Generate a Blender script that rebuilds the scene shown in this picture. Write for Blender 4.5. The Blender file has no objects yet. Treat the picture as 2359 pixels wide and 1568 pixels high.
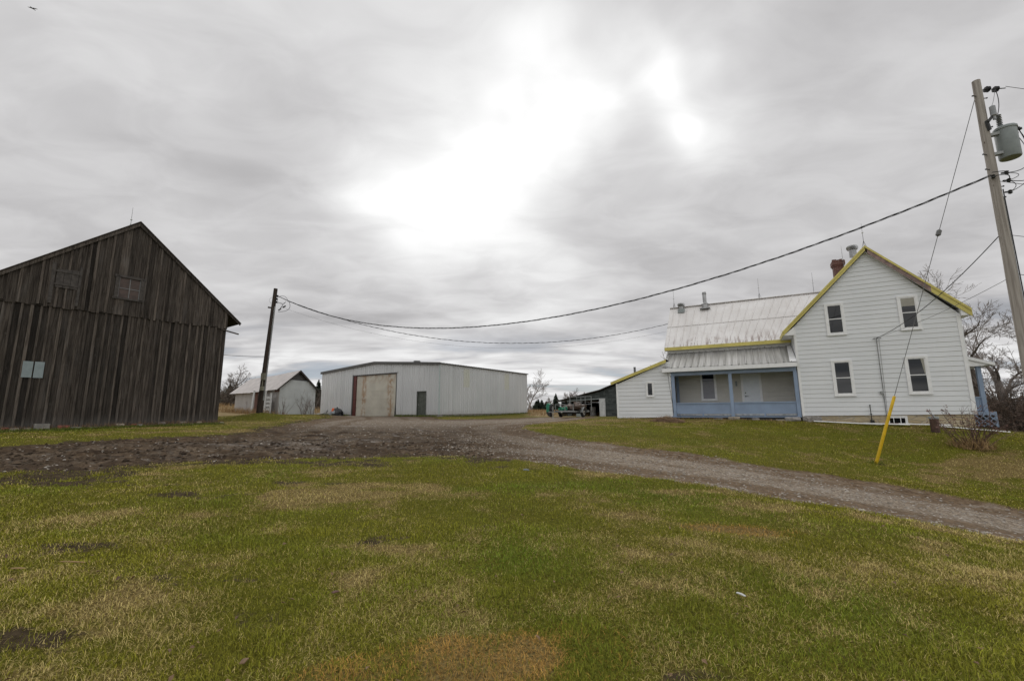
import bpy, bmesh, math, random
import numpy as np
from mathutils import Vector, Matrix
R=math.radians
SC=bpy.context.scene
COL=SC.collection
# ------------------------------------------------------------------ camera
cd=bpy.data.cameras.new('camera'); cam=bpy.data.objects.new('camera',cd); COL.objects.link(cam)
cd.sensor_width=36; cd.lens=1634/3840*36; cd.clip_start=.1; cd.clip_end=6000
PITCH=R(9.04); ROLL=R(0.5)
fw=Vector((0,math.cos(PITCH),math.sin(PITCH))); up0=Vector((0,-math.sin(PITCH),math.cos(PITCH))); r0=Vector((1,0,0))
rt=r0*math.cos(ROLL)-up0*math.sin(ROLL); up=up0*math.cos(ROLL)+r0*math.sin(ROLL)
cam.matrix_world=Matrix(((rt.x,up.x,-fw.x,0),(rt.y,up.y,-fw.y,0),(rt.z,up.z,-fw.z,1.6),(0,0,0,1)))
SC.camera=cam
# ------------------------------------------------------------------ sky: overcast cloud deck over a Nishita sky
SUN_EL=R(36); SUN_AZ=R(6)          # sun stands behind the clouds in front of us (azimuth from +Y towards +X)
w=bpy.data.worlds.new('World'); SC.world=w; w.use_nodes=True
nt=w.node_tree; N=nt.nodes; Lk=nt.links; N.clear()
def nd(t,**k):
    n=N.new(t)
    for a,b in k.items(): setattr(n,a,b)
    return n
def wm(op,a,b=None,c=None):
    n=nd('ShaderNodeMath',operation=op)
    for i,v in enumerate((a,b,c)):
        if v is None: continue
        if isinstance(v,(int,float)): n.inputs[i].default_value=v
        else: Lk.new(v,n.inputs[i])
    return n.outputs[0]
def wv(op,a,b=None,s=None):
    n=nd('ShaderNodeVectorMath',operation=op)
    for i,v in enumerate((a,b)):
        if v is None: continue
        if isinstance(v,tuple): n.inputs[i].default_value=v
        else: Lk.new(v,n.inputs[i])
    if s is not None:
        if isinstance(s,(int,float)): n.inputs['Scale'].default_value=s
        else: Lk.new(s,n.inputs['Scale'])
    return n.outputs[1] if op=='DOT_PRODUCT' else n.outputs[0]
def wr(v,a,b,c,d,sm=True):
    n=nd('ShaderNodeMapRange'); n.interpolation_type='SMOOTHSTEP' if sm else 'LINEAR'
    Lk.new(v,n.inputs[0])
    for i,x in enumerate((a,b,c,d)): n.inputs[i+1].default_value=x
    return n.outputs[0]
def wnoise(vec,scale,detail=5,rough=.5,dist=0):
    n=nd('ShaderNodeTexNoise'); n.inputs['Scale'].default_value=scale; n.inputs['Detail'].default_value=detail
    n.inputs['Roughness'].default_value=rough; n.inputs['Distortion'].default_value=dist
    Lk.new(vec,n.inputs['Vector']); return n
def wmix(f,a,b):
    n=nd('ShaderNodeMix',data_type='RGBA')
    for i,v in ((0,f),(6,a),(7,b)):
        if isinstance(v,(int,float)): n.inputs[i].default_value=v
        elif isinstance(v,tuple): n.inputs[i].default_value=v
        else: Lk.new(v,n.inputs[i])
    return n.outputs[2]
tc=nd('ShaderNodeTexCoord'); D=wv('NORMALIZE',tc.outputs['Generated'])
sep=nd('ShaderNodeSeparateXYZ'); Lk.new(D,sep.inputs[0]); dz=sep.outputs[2]; dy=sep.outputs[1]
zz=wm('ADD',wm('MAXIMUM',dz,0.0),0.13)
proj=wv('SCALE',D,s=wm('DIVIDE',1.0,zz))
flat=wv('MULTIPLY',proj,(1,1,0))
n1=wnoise(flat,0.55,5,.42,.4).outputs[0]
n2=wnoise(wv('ADD',flat,(7.3,2.1,0)),1.35,5,.44,.3).outputs[0]
n3=wnoise(wv('MULTIPLY',proj,(.42,.95,0)),1.7,4,.5,.5).outputs[0]
warp=wv('SCALE',wv('SUBTRACT',wnoise(D,2.6,3,.42).outputs[1],(.5,.5,.5)),s=.14)
Dw=wv('ADD',D,warp)
def ldir(px,py):
    d=fw*(1634/3840*2358)+rt*(px-1179)-up*(py-784); d.normalize(); return tuple(d)
def lobe(px,py,k,amp):
    c=wv('DOT_PRODUCT',Dw,ldir(px,py)); return wm('MULTIPLY',wm('EXPONENT',wm('MULTIPLY',wm('SUBTRACT',c,1.0),k)),amp)
g=None
for a in ((1180,400,42,.29),(1000,430,60,.12),(1330,350,110,.12),(1500,330,110,.13),(1730,200,150,.06),(1990,40,150,.08),(1180,380,5,.115),(620,160,10,.035)):
    l=lobe(*a); g=l if g is None else wm('ADD',g,l)
base=wm('ADD',wm('ADD',wm('MULTIPLY',wr(n1,.30,.70,-1,1),.065),wm('MULTIPLY',wr(n2,.3,.7,-1,1),.055)),.54)
base=wm('ADD',base,wr(dz,.40,.68,0,.07))
# long thin bands towards the horizon, where the deck is seen edge on
low=wr(dz,.02,.30,1,0)
base=wm('ADD',base,wm('MULTIPLY',wm('MULTIPLY',wr(n3,.33,.67,-1,1),.30),low))
base=wm('ADD',base,wm('MULTIPLY',low,.07)); n5=wnoise(wv('MULTIPLY',flat,(.8,1.25,0)),4.2,6,.55,.6).outputs[0]; base=wm('ADD',base,wm('MULTIPLY',wr(n5,.3,.7,-1,1),.045))
glow=wm('MULTIPLY',g,wr(n2,.25,.7,.62,1.02))
val=wm('ADD',base,glow)
# overcast deck: thicker light overhead and behind than in front
val=wm('MULTIPLY',val,wr(dz,.74,.98,1,2.0))
val=wm('MULTIPLY',val,wr(dy,-.9,.15,1.62,1))
cl=wmix(wr(val,.45,.95,0,1),(.99,.975,.988,1),(1,1,1,1))
cloud=wv('SCALE',cl,s=wm('MULTIPLY',val,10.0))
sky=nd('ShaderNodeTexSky',sky_type='NISHITA',sun_disc=False,sun_elevation=SUN_EL,sun_rotation=SUN_AZ)
gap=wm('MULTIPLY',wr(n3,.52,.36,0,1.0),wr(dz,.04,.20,1,0))
col=wmix(wm('MULTIPLY',gap,.55),cloud,wmix(.6,wv('MULTIPLY',sky.outputs[0],(.6,.75,1.0)),(4.3,4.9,5.7,1)))
bg=nd('ShaderNodeBackground'); bg.inputs['Strength'].default_value=.1
Lk.new(col,bg.inputs[0]); ow=nd('ShaderNodeOutputWorld'); Lk.new(bg.outputs[0],ow.inputs[0])
# ------------------------------------------------------------------ sun through cloud
sl=bpy.data.lights.new('sun','SUN'); sl.energy=.5; sl.angle=R(40); sl.color=(1,.97,.92)
so=bpy.data.objects.new('sun',sl); COL.objects.link(so)
sd_=Vector((math.sin(SUN_AZ)*math.cos(SUN_EL),math.cos(SUN_AZ)*math.cos(SUN_EL),math.sin(SUN_EL)))
so.rotation_euler=sd_.to_track_quat('Z','Y').to_euler(); so.location=(0,0,50)
SC.view_settings.view_transform='Standard'; SC.view_settings.look='None'; SC.view_settings.exposure=0; SC.view_settings.gamma=1

# ------------------------------------------------------------------ helpers
class MB:
    def __init__(s): s.v=[]; s.f=[]; s.sh=[]; s.M=None; s.cur=.5
    def add(s,vs,fs,shade=None):
        b=len(s.v)
        if s.M is not None: vs=[s.M@Vector(p) for p in vs]
        s.v.extend([tuple(p) for p in vs]); s.f.extend([tuple(i+b for i in f) for f in fs])
        s.sh.extend([s.cur if shade is None else shade]*len(fs))
    def box(s,x0,x1,y0,y1,z0,z1,shade=None):
        s.add([(x0,y0,z0),(x1,y0,z0),(x1,y1,z0),(x0,y1,z0),(x0,y0,z1),(x1,y0,z1),(x1,y1,z1),(x0,y1,z1)],
              [(0,3,2,1),(4,5,6,7),(0,1,5,4),(1,2,6,5),(2,3,7,6),(3,0,4,7)],shade)
    def prism(s,poly,y0,y1,shade=None):           # poly in (x,z), extruded along y
        n=len(poly); s.add([(x,y0,z) for x,z in poly]+[(x,y1,z) for x,z in poly],
            [tuple(range(n))]+[tuple(range(2*n-1,n-1,-1))]+[(i,i+n,(i+1)%n+n,(i+1)%n) for i in range(n)],shade)
    def beam(s,p,q,wd,ht,shade=None,upv=(0,0,1)):
        p=Vector(p);q=Vector(q);d=(q-p).normalized();u=Vector(upv); 
        if abs(d.dot(u))>.99: u=Vector((0,1,0))
        a=d.cross(u).normalized()*wd/2; b=a.cross(d).normalized()*ht/2
        vs=[p-a-b,p+a-b,p+a+b,p-a+b,q-a-b,q+a-b,q+a+b,q-a+b]
        s.add(vs,[(0,3,2,1),(4,5,6,7),(0,1,5,4),(1,2,6,5),(2,3,7,6),(3,0,4,7)],shade)
    def tube(s,pts,rad,n=6,cap=True,shade=None):
        pts=[Vector(p) for p in pts]
        if isinstance(rad,(int,float)): rad=[rad]*len(pts)
        vs=[];fs=[];m=len(pts);prev=None
        for i,p in enumerate(pts):
            d=(pts[min(i+1,m-1)]-pts[max(i-1,0)]); d=d.normalized() if d.length>1e-9 else Vector((0,0,1))
            if prev is None:
                a=d.cross(Vector((0,0,1))) if abs(d.z)<.95 else d.cross(Vector((1,0,0)))
            else: a=prev-d*prev.dot(d)
            a=a.normalized() if a.length>1e-6 else Vector((1,0,0)); prev=a; b=d.cross(a)
            for k in range(n):
                t=2*math.pi*k/n; vs.append(p+(a*math.cos(t)+b*math.sin(t))*rad[i])
        for i in range(m-1):
            for k in range(n):
                fs.append((i*n+k,i*n+(k+1)%n,(i+1)*n+(k+1)%n,(i+1)*n+k))
        if cap: fs.append(tuple(range(n-1,-1,-1))); fs.append(tuple(range((m-1)*n,m*n)))
        s.add(vs,fs,shade)
    def lathe(s,prof,c=(0,0,0),n=20,shade=None):   # prof (r,z)
        c=Vector(c); s.tube([c+Vector((0,0,z)) for r,z in prof],[max(r,1e-4) for r,z in prof],n,True,shade)
    def ball(s,c,r,n=8,sq=(1,1,1),jit=0,rng=random,shade=None):
        bm=bmesh.new(); bmesh.ops.create_icosphere(bm,subdivisions=2 if n>6 else 1,radius=1)
        vs=[]
        for v in bm.verts:
            k=1+jit*(rng.random()-.5)*2; vs.append((c[0]+v.co.x*r*sq[0]*k,c[1]+v.co.y*r*sq[1]*k,c[2]+v.co.z*r*sq[2]*k))
        bm.verts.index_update(); fs=[tuple(v.index for v in f.verts) for f in bm.faces]; bm.free(); s.add(vs,fs,shade)
    def build(s,name,mat,parent=None,smooth=False,label=None,bevel=0):
        me=bpy.data.meshes.new(name); me.from_pydata(s.v,[],s.f); me.update()
        a=me.attributes.new('shade','FLOAT','FACE'); a.data.foreach_set('value',np.array(s.sh,dtype=np.float32))
        if smooth: me.polygons.foreach_set('use_smooth',np.ones(len(me.polygons),dtype=bool))
        o=bpy.data.objects.new(name,me); COL.objects.link(o); me.materials.append(mat)
        if smooth and hasattr(me,'set_sharp_from_angle'): me.set_sharp_from_angle(angle=R(40))
        if parent is not None: o.parent=parent
        if label: o['label']=label
        if bevel:
            m=o.modifiers.new('bevel','BEVEL'); m.width=bevel; m.segments=2; m.limit_method='ANGLE'
        return o
def tag(o,label=None,cat=None,group=None,kind=None):
    if label: o['label']=label
    if cat: o['category']=cat
    if group: o['group']=group
    if kind: o['kind']=kind
    return o
def thing(name,label,cat,loc,rotz=0,group=None):
    o=bpy.data.objects.new(name,None); COL.objects.link(o); o.empty_display_size=.2
    o.location=loc; o.rotation_euler=(0,0,rotz); return tag(o,label,cat,group)
# ------------------------------------------------------------------ materials
class MT:
    def __init__(s,name,rough=.7,metal=0,spec=.5):
        s.m=bpy.data.materials.new(name); s.m.use_nodes=True; s.t=s.m.node_tree; s.n=s.t.nodes; s.b=s.n['Principled BSDF']
        s.b.inputs['Roughness'].default_value=rough; s.b.inputs['Metallic'].default_value=metal; s.b.inputs['Specular IOR Level'].default_value=spec
        s._o=None
    def put(s,sock,v):
        if isinstance(v,(int,float)): sock.default_value=v
        elif isinstance(v,tuple): sock.default_value=v if len(v)==len(sock.default_value) else tuple(v)+(1,)
        else: s.t.links.new(v,sock)
    def obj(s):
        if s._o is None: s._o=s.n.new('ShaderNodeTexCoord').outputs['Object']
        return s._o
    def pos(s): return s.n.new('ShaderNodeNewGeometry').outputs['Position']
    def attr(s,nm,out='Fac'):
        a=s.n.new('ShaderNodeAttribute'); a.attribute_name=nm; return a.outputs[out]
    def math(s,op,a,b=0.0,c=None):
        n=s.n.new('ShaderNodeMath'); n.operation=op; s.put(n.inputs[0],a); s.put(n.inputs[1],b)
        if c is not None: s.put(n.inputs[2],c)
        return n.outputs[0]
    def vec(s,op,a,b):
        n=s.n.new('ShaderNodeVectorMath'); n.operation=op; s.put(n.inputs[0],a); s.put(n.inputs[1],b); return n.outputs[0]
    def noise(s,scale,vec=None,stretch=None,detail=4,rough=.55,dist=0,col=False,off=None):
        v=vec if vec is not None else s.obj()
        if stretch: v=s.vec('MULTIPLY',v,stretch)
        if off is not None: v=s.vec('ADD',v,off)
        n=s.n.new('ShaderNodeTexNoise'); s.put(n.inputs['Vector'],v); n.inputs['Scale'].default_value=scale
        n.inputs['Detail'].default_value=detail; n.inputs['Roughness'].default_value=rough; n.inputs['Distortion'].default_value=dist
        return n.outputs[1 if col else 0]
    def voro(s,scale,vec=None,stretch=None,out='Distance',feature='F1'):
        v=vec if vec is not None else s.obj()
        if stretch: v=s.vec('MULTIPLY',v,stretch)
        n=s.n.new('ShaderNodeTexVoronoi'); n.feature=feature; s.put(n.inputs['Vector'],v); n.inputs['Scale'].default_value=scale
        return n.outputs[out]
    def ramp(s,v,a,b,lo=0.0,hi=1.0,sm=True):
        n=s.n.new('ShaderNodeMapRange'); n.interpolation_type='SMOOTHSTEP' if sm else 'LINEAR'; s.put(n.inputs[0],v)
        for i,x in enumerate((a,b,lo,hi)): s.put(n.inputs[i+1],x)
        return n.outputs[0]
    def mix(s,f,a,b):
        n=s.n.new('ShaderNodeMix'); n.data_type='RGBA'; s.put(n.inputs[0],f); s.put(n.inputs[6],a); s.put(n.inputs[7],b); return n.outputs[2]
    def mul(s,a,k):
        n=s.n.new('ShaderNodeVectorMath'); n.operation='SCALE'; s.put(n.inputs[0],a); s.put(n.inputs['Scale'],k); return n.outputs[0]
    def bump(s,h,st=.5,dist=.02):
        n=s.n.new('ShaderNodeBump'); n.inputs['Strength'].default_value=st; n.inputs['Distance'].default_value=dist
        s.put(n.inputs['Height'],h); s.t.links.new(n.outputs[0],s.b.inputs['Normal'])
    def color(s,c): s.put(s.b.inputs['Base Color'],c); return s
    def rough(s,c): s.put(s.b.inputs['Roughness'],c); return s
    def sepz(s,v,i=2):
        n=s.n.new('ShaderNodeSeparateXYZ'); s.put(n.inputs[0],v); return n.outputs[i]
def plain(name,c,rough=.6,metal=0,var=.18,scale=6,bump=0,stretch=None):
    t=MT(name,rough,metal); f=t.noise(scale,stretch=stretch)
    c2=tuple(x*(1-var) for x in c); c3=tuple(min(1,x*(1+var*.6)) for x in c)
    t.color(t.mix(t.ramp(f,.3,.7),c2,c3)); 
    if bump: t.bump(t.noise(scale*8,stretch=stretch),bump,.01)
    return t.m
MAT={}
def m_barnwood():
    t=MT('barnwood',.85,spec=.25); sh=t.attr('shade'); off=t.n.new('ShaderNodeCombineXYZ'); t.put(off.inputs[0],t.math('MULTIPLY',sh,37.0)); t.put(off.inputs[2],t.math('MULTIPLY',sh,91.0))
    v=t.vec('ADD',t.obj(),off.outputs[0])
    g1=t.noise(1,v,(22,22,1.1),6,.6,.6); g2=t.noise(1,v,(60,60,2.4),4,.6); g3=t.noise(.9,v,(1.6,1.6,.7),4)
    c=t.mix(t.ramp(g1,.32,.68),(.026,.0205,.016),(.100,.083,.069))
    c=t.mix(t.math('MULTIPLY',t.ramp(g2,.48,.78),.6),c,(.14,.124,.111))
    kn=t.voro(1,v,(5.5,5.5,2.6)); c=t.mix(t.ramp(kn,.16,.05,0,.85),c,(.105,.092,.08)); c=t.mix(t.ramp(kn,.07,.02,0,.9),c,(.012,.01,.009))
    c=t.mix(t.math('MULTIPLY',t.ramp(g3,.52,.72),.3),c,(.12,.112,.105))
    # sun and rain have worn each board its own tone; splash-greyed feet
    c=t.mul(c,t.ramp(sh,0,1,.35,1.55,False))
    z=t.sepz(t.obj()); c=t.mix(t.math('MULTIPLY',t.ramp(t.math('ADD',z,t.math('MULTIPLY',g3,.9)),.95,.35),.55),c,(.125,.118,.108))
    t.color(c); t.bump(g1,.7,.012); return t.m
MAT['barn']=m_barnwood()
def m_siding():
    t=MT('siding',.5,spec=.4); f=t.noise(.7,detail=5); g=t.noise(1,stretch=(3,3,14)); sh=t.attr('shade')
    c=t.mix(t.ramp(f,.3,.75),(.695,.71,.725),(.74,.752,.765)); c=t.mix(t.math('MULTIPLY',t.ramp(g,.55,.8),.10),c,(.66,.655,.63))
    st=t.noise(1,stretch=(9,9,.5)); c=t.mix(t.math('MULTIPLY',t.ramp(st,.58,.8),.16),c,(.5,.48,.43))
    c=t.mul(c,t.ramp(sh,0,1,.985,1.015,False)); t.color(c); return t.m
MAT['siding']=m_siding()
MAT['oldsiding']=plain('old_cream_siding',(.60,.575,.52),.55,var=.07,scale=1.5)  # wing front: one even tone, darker and creamier than the other siding
MAT['greywood']=plain('grey_casing_wood',(.072,.063,.056),.85,var=.35,scale=7)
MAT['trim']=plain('white_trim',(.82,.82,.82),.45,var=.06)
MAT['yellow']=plain('yellow_fascia',(.60,.515,.14),.5,var=.14,scale=2.5)
MAT['bareboard']=plain('bare_fascia',(.27,.19,.175),.85,var=.35,scale=3,stretch=(2,2,2))
MAT['blue']=plain('blue_paint',(.25,.325,.45),.5,var=.10,scale=2)
MAT['bluedirty']=plain('worn_blue_board',(.40,.42,.44),.7,var=.4,scale=9)
def m_metalwall():
    t=MT('metal_siding',.42,spec=.45); f=t.noise(.35,detail=5); st=t.noise(1,stretch=(5,5,.18),detail=4); d=t.noise(2.4)
    c=t.mix(t.ramp(f,.3,.7),(.55,.56,.562),(.605,.612,.612)); c=t.mix(t.math('MULTIPLY',t.ramp(st,.5,.8),.08),c,(.42,.425,.42))
    z=t.sepz(t.obj()); c=t.mix(t.math('MULTIPLY',t.ramp(t.math('ADD',z,t.math('MULTIPLY',d,.7)),.95,.3),.35),c,(.35,.32,.27)); c=t.mul(c,t.ramp(t.attr('shade'),0,1,.92,1.05,False)); t.color(c); return t.m
MAT['metalwall']=m_metalwall()
MAT['fiberglass']=plain('translucent_panel',(.57,.57,.50),.4,var=.06)
MAT['darktrim']=plain('dark_trim',(.085,.083,.08),.5,var=.12)
MAT['metalroof']=plain('metal_roof',(.42,.42,.42),.4,var=.1)
MAT['concrete']=plain('concrete',(.25,.235,.21),.9,var=.3,scale=5,bump=.4)
def m_rustdoor():
    t=MT('rusty_door',.5,spec=.4); f=t.noise(.9,detail=5); x=t.sepz(t.obj(),0); 
    s1=t.noise(1,stretch=(7,7,.5),detail=5,dist=.4); s2=t.noise(2.6,detail=6,dist=.6)
    c=t.mix(t.ramp(f,.3,.7),(.46,.435,.37),(.56,.53,.45))
    def band(cx,wd): return t.ramp(t.math('ABSOLUTE',t.math('SUBTRACT',x,cx)),wd,wd*.15)
    bm=t.math('MAXIMUM',band(-6.2,.62),band(-9.9,.55))
    r=t.math('MULTIPLY',t.ramp(t.math('ADD',t.math('MULTIPLY',s1,.45),t.math('MULTIPLY',s2,.6)),.43,.58),bm)
    zt=t.ramp(t.sepz(t.obj()),2.9,3.9,0,.65); r=t.math('MAXIMUM',r,t.math('MULTIPLY',t.ramp(s2,.42,.62),zt))
    c=t.mix(t.math('MULTIPLY',r,.75),c,(.30,.155,.06)); c=t.mix(t.math('MULTIPLY',t.ramp(s1,.6,.75),.4),c,(.36,.27,.16)); t.color(c); return t.m
MAT['rustdoor']=m_rustdoor()
MAT['maroon']=plain('maroon_frame',(.11,.028,.022),.6,var=.3)
MAT['doorgreen']=plain('dull_door',(.085,.095,.08),.5,var=.3)
def m_oldroof():
    t=MT('white_steel_roof',.45,spec=.4); f=t.noise(.8,detail=5); sv=t.noise(1,stretch=(11,.6,.6),detail=5); sv2=t.noise(1,stretch=(9,.7,.7),detail=6,dist=.3); bl=t.noise(2.1,detail=6,dist=.5)
    c=t.mix(t.ramp(f,.3,.7),(.60,.575,.555),(.70,.68,.665)); c=t.mix(t.math('MULTIPLY',t.ramp(sv,.5,.75),.35),c,(.50,.45,.41))
    z=t.sepz(t.obj()); lo=t.ramp(z,4.55,3.65); hi=t.ramp(z,5.6,3.6,0,.35)
    r=t.math('MULTIPLY',t.ramp(sv2,.52,.58),t.math('ADD',t.math('MULTIPLY',lo,.98),0.05)); r=t.math('MULTIPLY',r,t.ramp(bl,.36,.54))
    r=t.math('MAXIMUM',r,t.math('MULTIPLY',t.ramp(bl,.57,.66),t.math('MULTIPLY',hi,.9)))
    c=t.mix(t.math('MULTIPLY',r,.62),c,(.13,.055,.03)); t.color(c); return t.m
MAT['oldroof']=m_oldroof()
def m_galv():
    t=MT('galvanised_roof',.42,metal=.35,spec=.5); sh=t.attr('shade'); sv=t.noise(1,stretch=(13,.5,.5),detail=4)
    c=t.mix(t.ramp(sv,.3,.72),(.24,.235,.222),(.40,.395,.385)); c=t.mul(c,t.ramp(sh,0,1,.9,1.18,False)); t.color(c); return t.m
MAT['galv']=m_galv()
def m_glass():
    t=MT('dark_glass',.03,spec=.5); t.color((.008,.009,.011)); return t.m
MAT['glass']=m_glass()
MAT['blind']=plain('beige_blind',(.34,.325,.28),.8,var=.08)
MAT['greyblind']=plain('grey_blind',(.27,.27,.30),.35,var=.12,scale=2)  # reflected sky on the porch window, put into a grey colour
MAT['black']=plain('black_iron',(.018,.018,.018),.5,var=.2)
MAT['cable']=plain('cable_sheath',(.022,.022,.024),.6,var=.2)
MAT['steel']=plain('steel',(.36,.36,.36),.38,metal=.75,var=.2)
MAT['rodmetal']=plain('weathered_metal',(.16,.16,.16),.5,metal=.3,var=.2)
MAT['glassball']=plain('white_glass_ball',(.68,.69,.70),.25,var=.05)
def m_brick():
    t=MT('brick',.85); n=t.n.new('ShaderNodeTexBrick'); 
    sp=t.obj(); x=t.math('ADD',t.sepz(sp,0),t.sepz(sp,1)); cb=t.n.new('ShaderNodeCombineXYZ'); t.put(cb.inputs[0],x); t.put(cb.inputs[1],t.sepz(sp,2))
    t.put(n.inputs['Vector'],cb.outputs[0]); n.inputs['Scale'].default_value=1; n.inputs['Brick Width'].default_value=.21; n.inputs['Row Height'].default_value=.07; n.inputs['Mortar Size'].default_value=.008
    n.inputs['Color1'].default_value=(.125,.045,.032,1); n.inputs['Color2'].default_value=(.085,.03,.024,1); n.inputs['Mortar'].default_value=(.20,.13,.11,1)
    t.color(t.mix(t.ramp(t.noise(5),.5,.75,0,.5),n.outputs[0],(.07,.03,.025))); return t.m
MAT['brick']=m_brick()
def m_limestone():
    t=MT('limestone',.9); v=t.voro(1,stretch=(2.2,2.2,7),out='Color'); e=t.voro(1,stretch=(2.2,2.2,7),feature='DISTANCE_TO_EDGE'); f=t.noise(7,detail=5)
    g=t.sepz(v,0); c=t.mix(g,(.42,.33,.20),(.52,.44,.31)); c=t.mix(t.ramp(f,.5,.75,0,.6),c,(.29,.245,.18)); c=t.mix(t.ramp(e,.06,.01,0,.8),c,(.36,.33,.28))
    t.color(c); t.bump(t.math('ADD',t.ramp(e,0,.1),t.math('MULTIPLY',f,.5)),.6,.03); return t.m
MAT['limestone']=m_limestone()
MAT['stone']=plain('field_stone',(.27,.25,.23),.9,var=.35,scale=9,bump=.5)
MAT['palestone']=plain('pale_stone',(.29,.25,.19),.9,var=.3,scale=9,bump=.5)
MAT['redbrick']=plain('old_red_brick',(.28,.10,.07),.9,var=.35,scale=9,bump=.4)
def m_shingle():
    t=MT('asphalt_shingle_siding',.9); sp=t.obj(); n=t.n.new('ShaderNodeTexBrick'); cb=t.n.new('ShaderNodeCombineXYZ'); t.put(cb.inputs[0],t.math('ADD',t.sepz(sp,0),t.sepz(sp,1))); t.put(cb.inputs[1],t.sepz(sp,2))
    t.put(n.inputs['Vector'],cb.outputs[0]); n.inputs['Scale'].default_value=1; n.inputs['Brick Width'].default_value=.55; n.inputs['Row Height'].default_value=.16; n.inputs['Mortar Size'].default_value=.014; n.inputs['Bias'].default_value=-.1
    n.inputs['Color1'].default_value=(.038,.046,.044,1); n.inputs['Color2'].default_value=(.085,.098,.094,1); n.inputs['Mortar'].default_value=(.022,.026,.026,1)
    f=t.noise(3,detail=5); t.color(t.mix(t.ramp(f,.45,.75,0,.6),n.outputs[0],(.12,.13,.125))); t.bump(t.noise(40),.3,.01); return t.m
MAT['shingle']=m_shingle()
MAT['darkroof']=plain('dark_roof_felt',(.06,.052,.048),.9,var=.3,scale=3)
def m_polewood(nm,a,b):
    t=MT(nm,.85,spec=.25); g=t.noise(1,stretch=(26,26,.7),detail=6); s=t.noise(1,stretch=(3,3,.9),detail=5,dist=.5); k=t.voro(1,stretch=(6,6,2.2))
    c=t.mix(t.ramp(g,.3,.7),a,b); c=t.mix(t.ramp(s,.56,.72,0,.5),c,tuple(x*.55 for x in a)); c=t.mix(t.ramp(k,.10,.03,0,.85),c,(.055,.032,.02)); t.color(c); t.bump(g,.6,.01); return t.m
MAT['pole']=m_polewood('pole_wood',(.25,.222,.195),(.43,.395,.355))
MAT['poledark']=m_polewood('creosote_pole_wood',(.028,.021,.017),(.075,.058,.046))
MAT['tank']=plain('grey_paint',(.26,.29,.29),.45,var=.1)
MAT['porcelain']=plain('grey_porcelain',(.28,.29,.30),.3,var=.12)
MAT['guard']=plain('yellow_plastic',(.72,.46,.012),.45,var=.16,scale=4)
def m_whitewash():
    t=MT('whitewashed_wood',.85); f=t.noise(.9,detail=6,dist=.4); g=t.noise(1,stretch=(14,14,.5),detail=5)
    c=t.mix(t.ramp(g,.3,.7),(.36,.34,.32),(.46,.44,.425)); c=t.mix(t.ramp(f,.5,.72,0,.75),c,(.19,.165,.15)); t.color(c); return t.m
MAT['whitewash']=m_whitewash()
MAT['palewall']=plain('pale_panel',(.52,.54,.535),.7,var=.1,scale=1.2)
MAT['shedroof']=plain('pale_shed_roof',(.53,.49,.47),.7,var=.13,scale=2.0)
MAT['redboard']=plain('red_stained_board',(.16,.075,.055),.85,var=.35,scale=4)
MAT['doorwhite']=plain('door_paint',(.74,.77,.80),.4,var=.05)
MAT['picket']=plain('pale_picket',(.56,.57,.57),.75,var=.15,scale=4)
MAT['tyre']=plain('tyre_rubber',(.014,.014,.015),.8,var=.2)
MAT['rim']=plain('rim_paint',(.42,.40,.36),.4,metal=.4,var=.25)
MAT['railmetal']=plain('galvanised_rail',(.28,.29,.285),.5,metal=.3,var=.2)
MAT['tarp']=plain('brown_tarp',(.088,.06,.044),.6,var=.45,scale=4)
MAT['greentarp']=plain('green_plastic',(.018,.24,.135),.45,var=.35,scale=5)
MAT['greenpaint']=plain('green_paint',(.02,.20,.12),.4,var=.25,scale=4)
MAT['greytarp']=plain('grey_tarp',(.22,.25,.27),.5,var=.4,scale=3)
MAT['blackbag']=plain('black_plastic',(.012,.013,.016),.4,var=.3)
MAT['orange']=plain('orange_plastic',(.70,.13,.025),.5,var=.15)
MAT['plasticgrey']=plain('grey_plastic_drum',(.30,.29,.28),.6,var=.15)
MAT['rustpipe']=plain('rusty_pipe',(.085,.048,.034),.85,var=.4,scale=8)
MAT['bark']=plain('bark',(.12,.10,.088),.95,var=.4,scale=3,bump=.5)
MAT['twig']=plain('bare_twigs',(.23,.195,.175),.95,var=.3,scale=2)
MAT['greytwig']=plain('grey_twigs',(.23,.20,.18),.95,var=.3,scale=2)
MAT['redtwig']=plain('reddish_twigs',(.125,.075,.06),.95,var=.3,scale=4)
MAT['deadleaf']=plain('dead_leaves',(.14,.075,.06),.9,var=.4,scale=9)
MAT['needle']=plain('conifer_needles',(.022,.036,.017),.9,var=.5,scale=1.5)
def m_attrcol(nm,rough=.75,spec=.25):
    t=MT(nm,rough,spec=spec); t.color(t.attr('col','Color')); return t.m
MAT['grass']=m_attrcol('grass_blades')
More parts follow.
